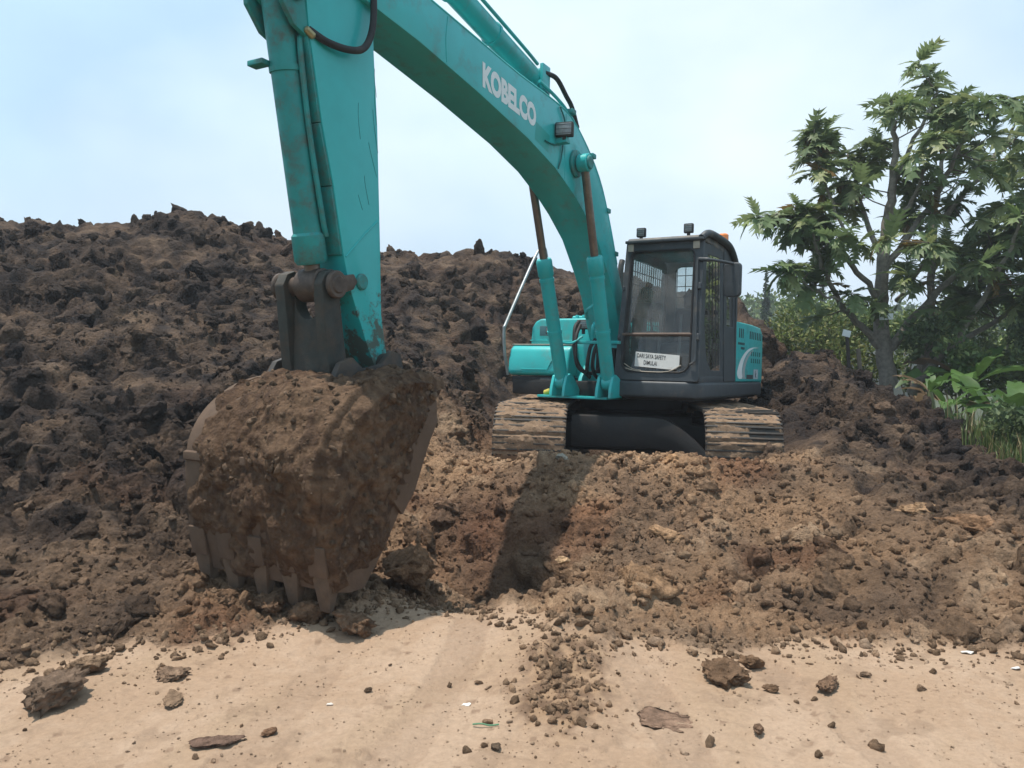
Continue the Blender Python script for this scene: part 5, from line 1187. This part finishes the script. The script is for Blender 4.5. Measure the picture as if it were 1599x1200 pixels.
# far trees
for k, (px, pt, d, wd) in enumerate(((1165, 458, 70, 6), (1225, 470, 62, 5), (1262, 462, 90, 7), (1318, 470, 75, 6), (1360, 466, 85, 7), (1425, 470, 70, 6), (1490, 468, 80, 7), (1560, 466, 75, 7), (1640, 462, 80, 7), (1740, 458, 75, 7), (1130, 462, 90, 7))):
    top = W(px, pt, d); bs_ = (top[0], top[1], -.6); bl = []
    r = np.random.default_rng(200+k)
    for _ in range(12): bl.append((np.array([top[0]+r.uniform(-wd, wd)*.8, d+r.uniform(-3, 3), top[2]*r.uniform(.35, .88)]), wd*.42*r.uniform(.7, 1.2), 3.0, wd*.22*r.uniform(.7, 1.2)))
    names = ('behind the engine panel', 'left of the tall cypress', 'just right of the tall cypress', 'left of the breadfruit trunk', 'behind the breadfruit trunk', 'behind the trunk tag board', 'behind the middle of the breadfruit crown', 'behind the banana plants', 'at the right edge', 'beyond the right edge', 'hidden behind the cab')
    leafy('broad_tree', bs_, bl, 3600, .6, GB_ if k % 2 else GA_, 220+k, 'far broad tree '+names[k], 'tree', 'far trees on the skyline', 3, 2.0, tr=.2)
for k, (px, pt, d, hw, lab) in enumerate(((1197, 420, 46, .5, 'slender dark cypress standing behind the engine panel'), (1285, 436, 50, .5, 'slender cypress partly behind the left breadfruit branches'))):
    top = W(px, pt, d); bl = []; hh = top[2]+.6
    for t in np.linspace(.04, .97, 16): bl.append((np.array([top[0], d, -.6+hh*t]), hw*(1.0-.93*t**1.7)*1.15, hw*(1.0-.93*t**1.7), hh/22))
    leafy('cypress_tree', (top[0], d, -.6), bl, 9000, .24, [(.04, .07, .035), (.055, .09, .042), (.03, .05, .026)], 300+k, lab, 'tree', None, 1, .3, tr=.12)
# low grey wall
b = bmesh.new(); a0 = W(1303, 568, 24); a1 = W(1420, 566, 25.5)
abox(b, (0, -.1, -1.2), (a1[0]-a0[0], .1, .42), .01); wl = fin(b, 'concrete_wall', mat('grey_concrete', (.32, .32, .30), .9, var=.25, scale=3)); wl.location = (a0[0], a0[1], a0[2]-.05); wl.rotation_euler.z = .1
tag(wl, 'low grey concrete wall behind the tree trunk', 'wall')
# ---- banana plants
def banana(px, py, d, h, n, seed, label):
    p = W(px, py, d); gz = H(p[0], p[1]); o = empty('banana_plant', (p[0], p[1], gz)); r = np.random.default_rng(seed)
    b = bmesh.new(); tube(b, catmull([(0, 0, -.05), (.02, 0, h*.3), (.0, .02, h*.62)], 5), np.linspace(.07, .035, 11), 9); fin(b, 'stem', mat('banana_stem', (.14, .15, .06), .7, var=.35, scale=6), o)
    for k in range(n):
        a = 6.283*k/n+r.uniform(-.4, .4); ln = h*r.uniform(.65, 1.0); up = r.uniform(.5, 1.25); V = []; Fc = []; NS_ = 11
        wd = ln*.135*r.uniform(.85, 1.15); tw = r.uniform(-.5, .5)
        for i in range(NS_+1):
            t = i/NS_; x = ln*t*math.cos(up*.7)*(1); z = h*.58+ln*(t*math.sin(up)-.75*t*t*(1.1-up*.45))
            w_ = 0.012 if t < .14 else wd*math.sin(math.pi*min(1, (t-.12)/.9)**.7)**.7+.004
            for s in (-1, 0, 1):
                jag = 1-(.25*r.random() if s and t > .2 else 0)
                V.append((x, s*w_*jag, z+abs(s)*w_*(.35 if r.random() < .8 else -.2)+s*tw*w_*.4))
        for i in range(NS_):
            for s in (0, 1):
                q_ = i*3+s
                if r.random() < .06 and i > 3: continue
                Fc.append((q_, q_+1, q_+4, q_+3))
        V = np.array(V); ca, sa = math.cos(a), math.sin(a); V = V@np.array([[ca, -sa, 0], [sa, ca, 0], [0, 0, 1]]).T
        dead = r.random() < .14
        c = np.array([.19, .13, .075]) if dead else np.array([.065, .125, .03])*r.uniform(.75, 1.5)
        link('leaf', npmesh('leaf', V, np.array(Fc), np.tile(c, (len(V), 1))), LEAF, o)
    tag(o, label, 'banana plant', 'banana plants at the right edge')
for a in ((1480, 655, 11.6, 1.0, 7, 1, 'banana plant nearest to the tree trunk'), (1545, 650, 12.0, 1.25, 8, 2, 'large banana plant between the tree and the right edge'),
          (1590, 640, 11.2, 1.2, 8, 3, 'banana plant at the right edge of the picture'), (1515, 640, 13.6, 1.6, 8, 4, 'tall banana plant at the back of the patch'),
          (1452, 650, 11.0, .65, 6, 5, 'young bright banana shoot on the mound edge'), (1640, 650, 12.4, 1.5, 8, 6, 'banana plant just past the right edge')):
    banana(*a)
# ---- grass
r = np.random.default_rng(9); V = []; FF = []; CC = []; off = 0
for _ in range(3600):
    px = r.uniform(1400, 1800); d = r.uniform(8.6, 13.5); x = (px-799.5)/FPX*d
    if x < 5.35+.24*(min(max(d, 8), 12.5)-8)+r.normal()*.15: continue
    if pn(np.array([[x*.9, d*.9, 2.0]]))[0] < -.12: continue
    z = H(x, d) if False else None
    V.append((x, d))
gp = np.array(V); gz = tps_eval(CP[:, :2], TW, gp); V = []
for (x, y), z in zip(gp, gz):
    for k in range(4):
        a = r.random()*6.28; ln = r.uniform(.1, .55)*(.5+.5*r.random()); le = r.uniform(.1, .55); w_ = .008; d = np.array([math.cos(a), math.sin(a)]); s = np.array([-d[1], d[0]])*w_; o_ = r.normal(size=2)*.04
        b0 = np.array([x, y])+o_
        pts = [(*(b0-s), z-.05), (*(b0+s), z-.05), (*(b0+d*le*ln*.4+s*.8), z+ln*.6), (*(b0+d*le*ln*.4-s*.8), z+ln*.6), (*(b0+d*le*ln), z+ln*(1-.3*le))]
        V += pts; FF += [(off, off+1, off+2), (off, off+2, off+3), (off+3, off+2, off+4)]; off += 5
        c = np.array([(.11, .16, .045), (.15, .18, .06), (.24, .19, .09), (.08, .125, .04)][r.integers(4)]); CC += [c]*5
tag(link('grass', npmesh('grass', np.array(V), np.array(FF), np.array(CC), smooth=False), LEAF), 'tufts of green and dry grass below the banana plants', 'grass', kind='stuff')
# ---- litter on the soil
def scrap(px, py, d, s, colr, label, seed):
    p = W(px, py, d); r = np.random.default_rng(seed); b = bmesh.new(); n = 9; vs_ = []
    for k in range(n):
        a = 6.283*k/n; q_ = s*r.uniform(.6, 1.1); vs_.append((q_*math.cos(a), q_*.7*math.sin(a), r.uniform(-.2, .3)*s))
    lo_ = [b.verts.new((x, y, z-.004)) for x, y, z in vs_]; hi_ = [b.verts.new((x, y, z)) for x, y, z in vs_]; ct = b.verts.new((0, 0, s*.25)); cb = b.verts.new((0, 0, s*.25-.004))
    for k in range(n):
        j = (k+1) % n; b.faces.new((hi_[k], hi_[j], ct)); b.faces.new((lo_[j], lo_[k], cb)); b.faces.new((lo_[k], lo_[j], hi_[j], hi_[k]))
    o = fin(b, 'litter_scrap', mat('scrap_%d' % seed, colr, .6, var=.1)); o.location = (p[0], p[1], ground_z(p[0], p[1])+.006); tag(o, label, 'litter')
def gpt(px, py): p = W(px, py, 10); k = CAMZ/(CAMZ-p[2]); return p[1]*k
scrap(728, 1098, gpt(728, 1098), .028, (.75, .72, .66), 'white scrap on the sand near the churned spur', 1)
scrap(515, 1101, gpt(515, 1101), .02, (.6, .52, .45), 'pale scrap in the middle of the sandy road', 2)
scrap(1587, 1045, gpt(1587, 1045), .03, (.75, .74, .72), 'white scrap at the right edge of the road', 3)
scrap(1510, 1022, gpt(1510, 1022), .035, (.62, .58, .52), 'pale strip of litter along the right heap foot', 4)
b = bmesh.new(); g0 = W(755, 1137, gpt(755, 1137)); tube(b, catmull([(-.05, .01, .005), (-.01, 0, .012), (.03, -.004, .006), (.07, .006, .006)], 5), .004, 6); o = fin(b, 'green_string', mat('green_plastic', (.10, .22, .12), .6)); o.location = (g0[0], g0[1], ground_z(g0[0], g0[1])+.006); tag(o, 'bit of green string lying on the sand', 'string')

# ---- hazy air, added as a milky veil that lifts the dark tones
b = bmesh.new(); abox(b, (-160, -6, -1.75), (160, 150, 13.5), 0)
hz = fin(b, 'haze', None) if False else None
me = bpy.data.meshes.new('haze'); b.to_mesh(me); b.free(); hz = link('haze', me, None); hz['kind'] = 'stuff'; hz['label'] = 'thin pale haze added over the whole site as a milky veil'; hz['category'] = 'haze'
hm_ = bpy.data.materials.new('haze_air'); hm_.use_nodes = True; t = hm_.node_tree; t.nodes.clear(); ov = N(t, 'ShaderNodeOutputMaterial'); pv = N(t, 'ShaderNodeVolumePrincipled')
pv.inputs['Color'].default_value = (.90, .94, 1.0, 1); pv.inputs['Density'].default_value = .0018; pv.inputs['Anisotropy'].default_value = .2
t.links.new(pv.outputs[0], ov.inputs['Volume']); me.materials.append(hm_)
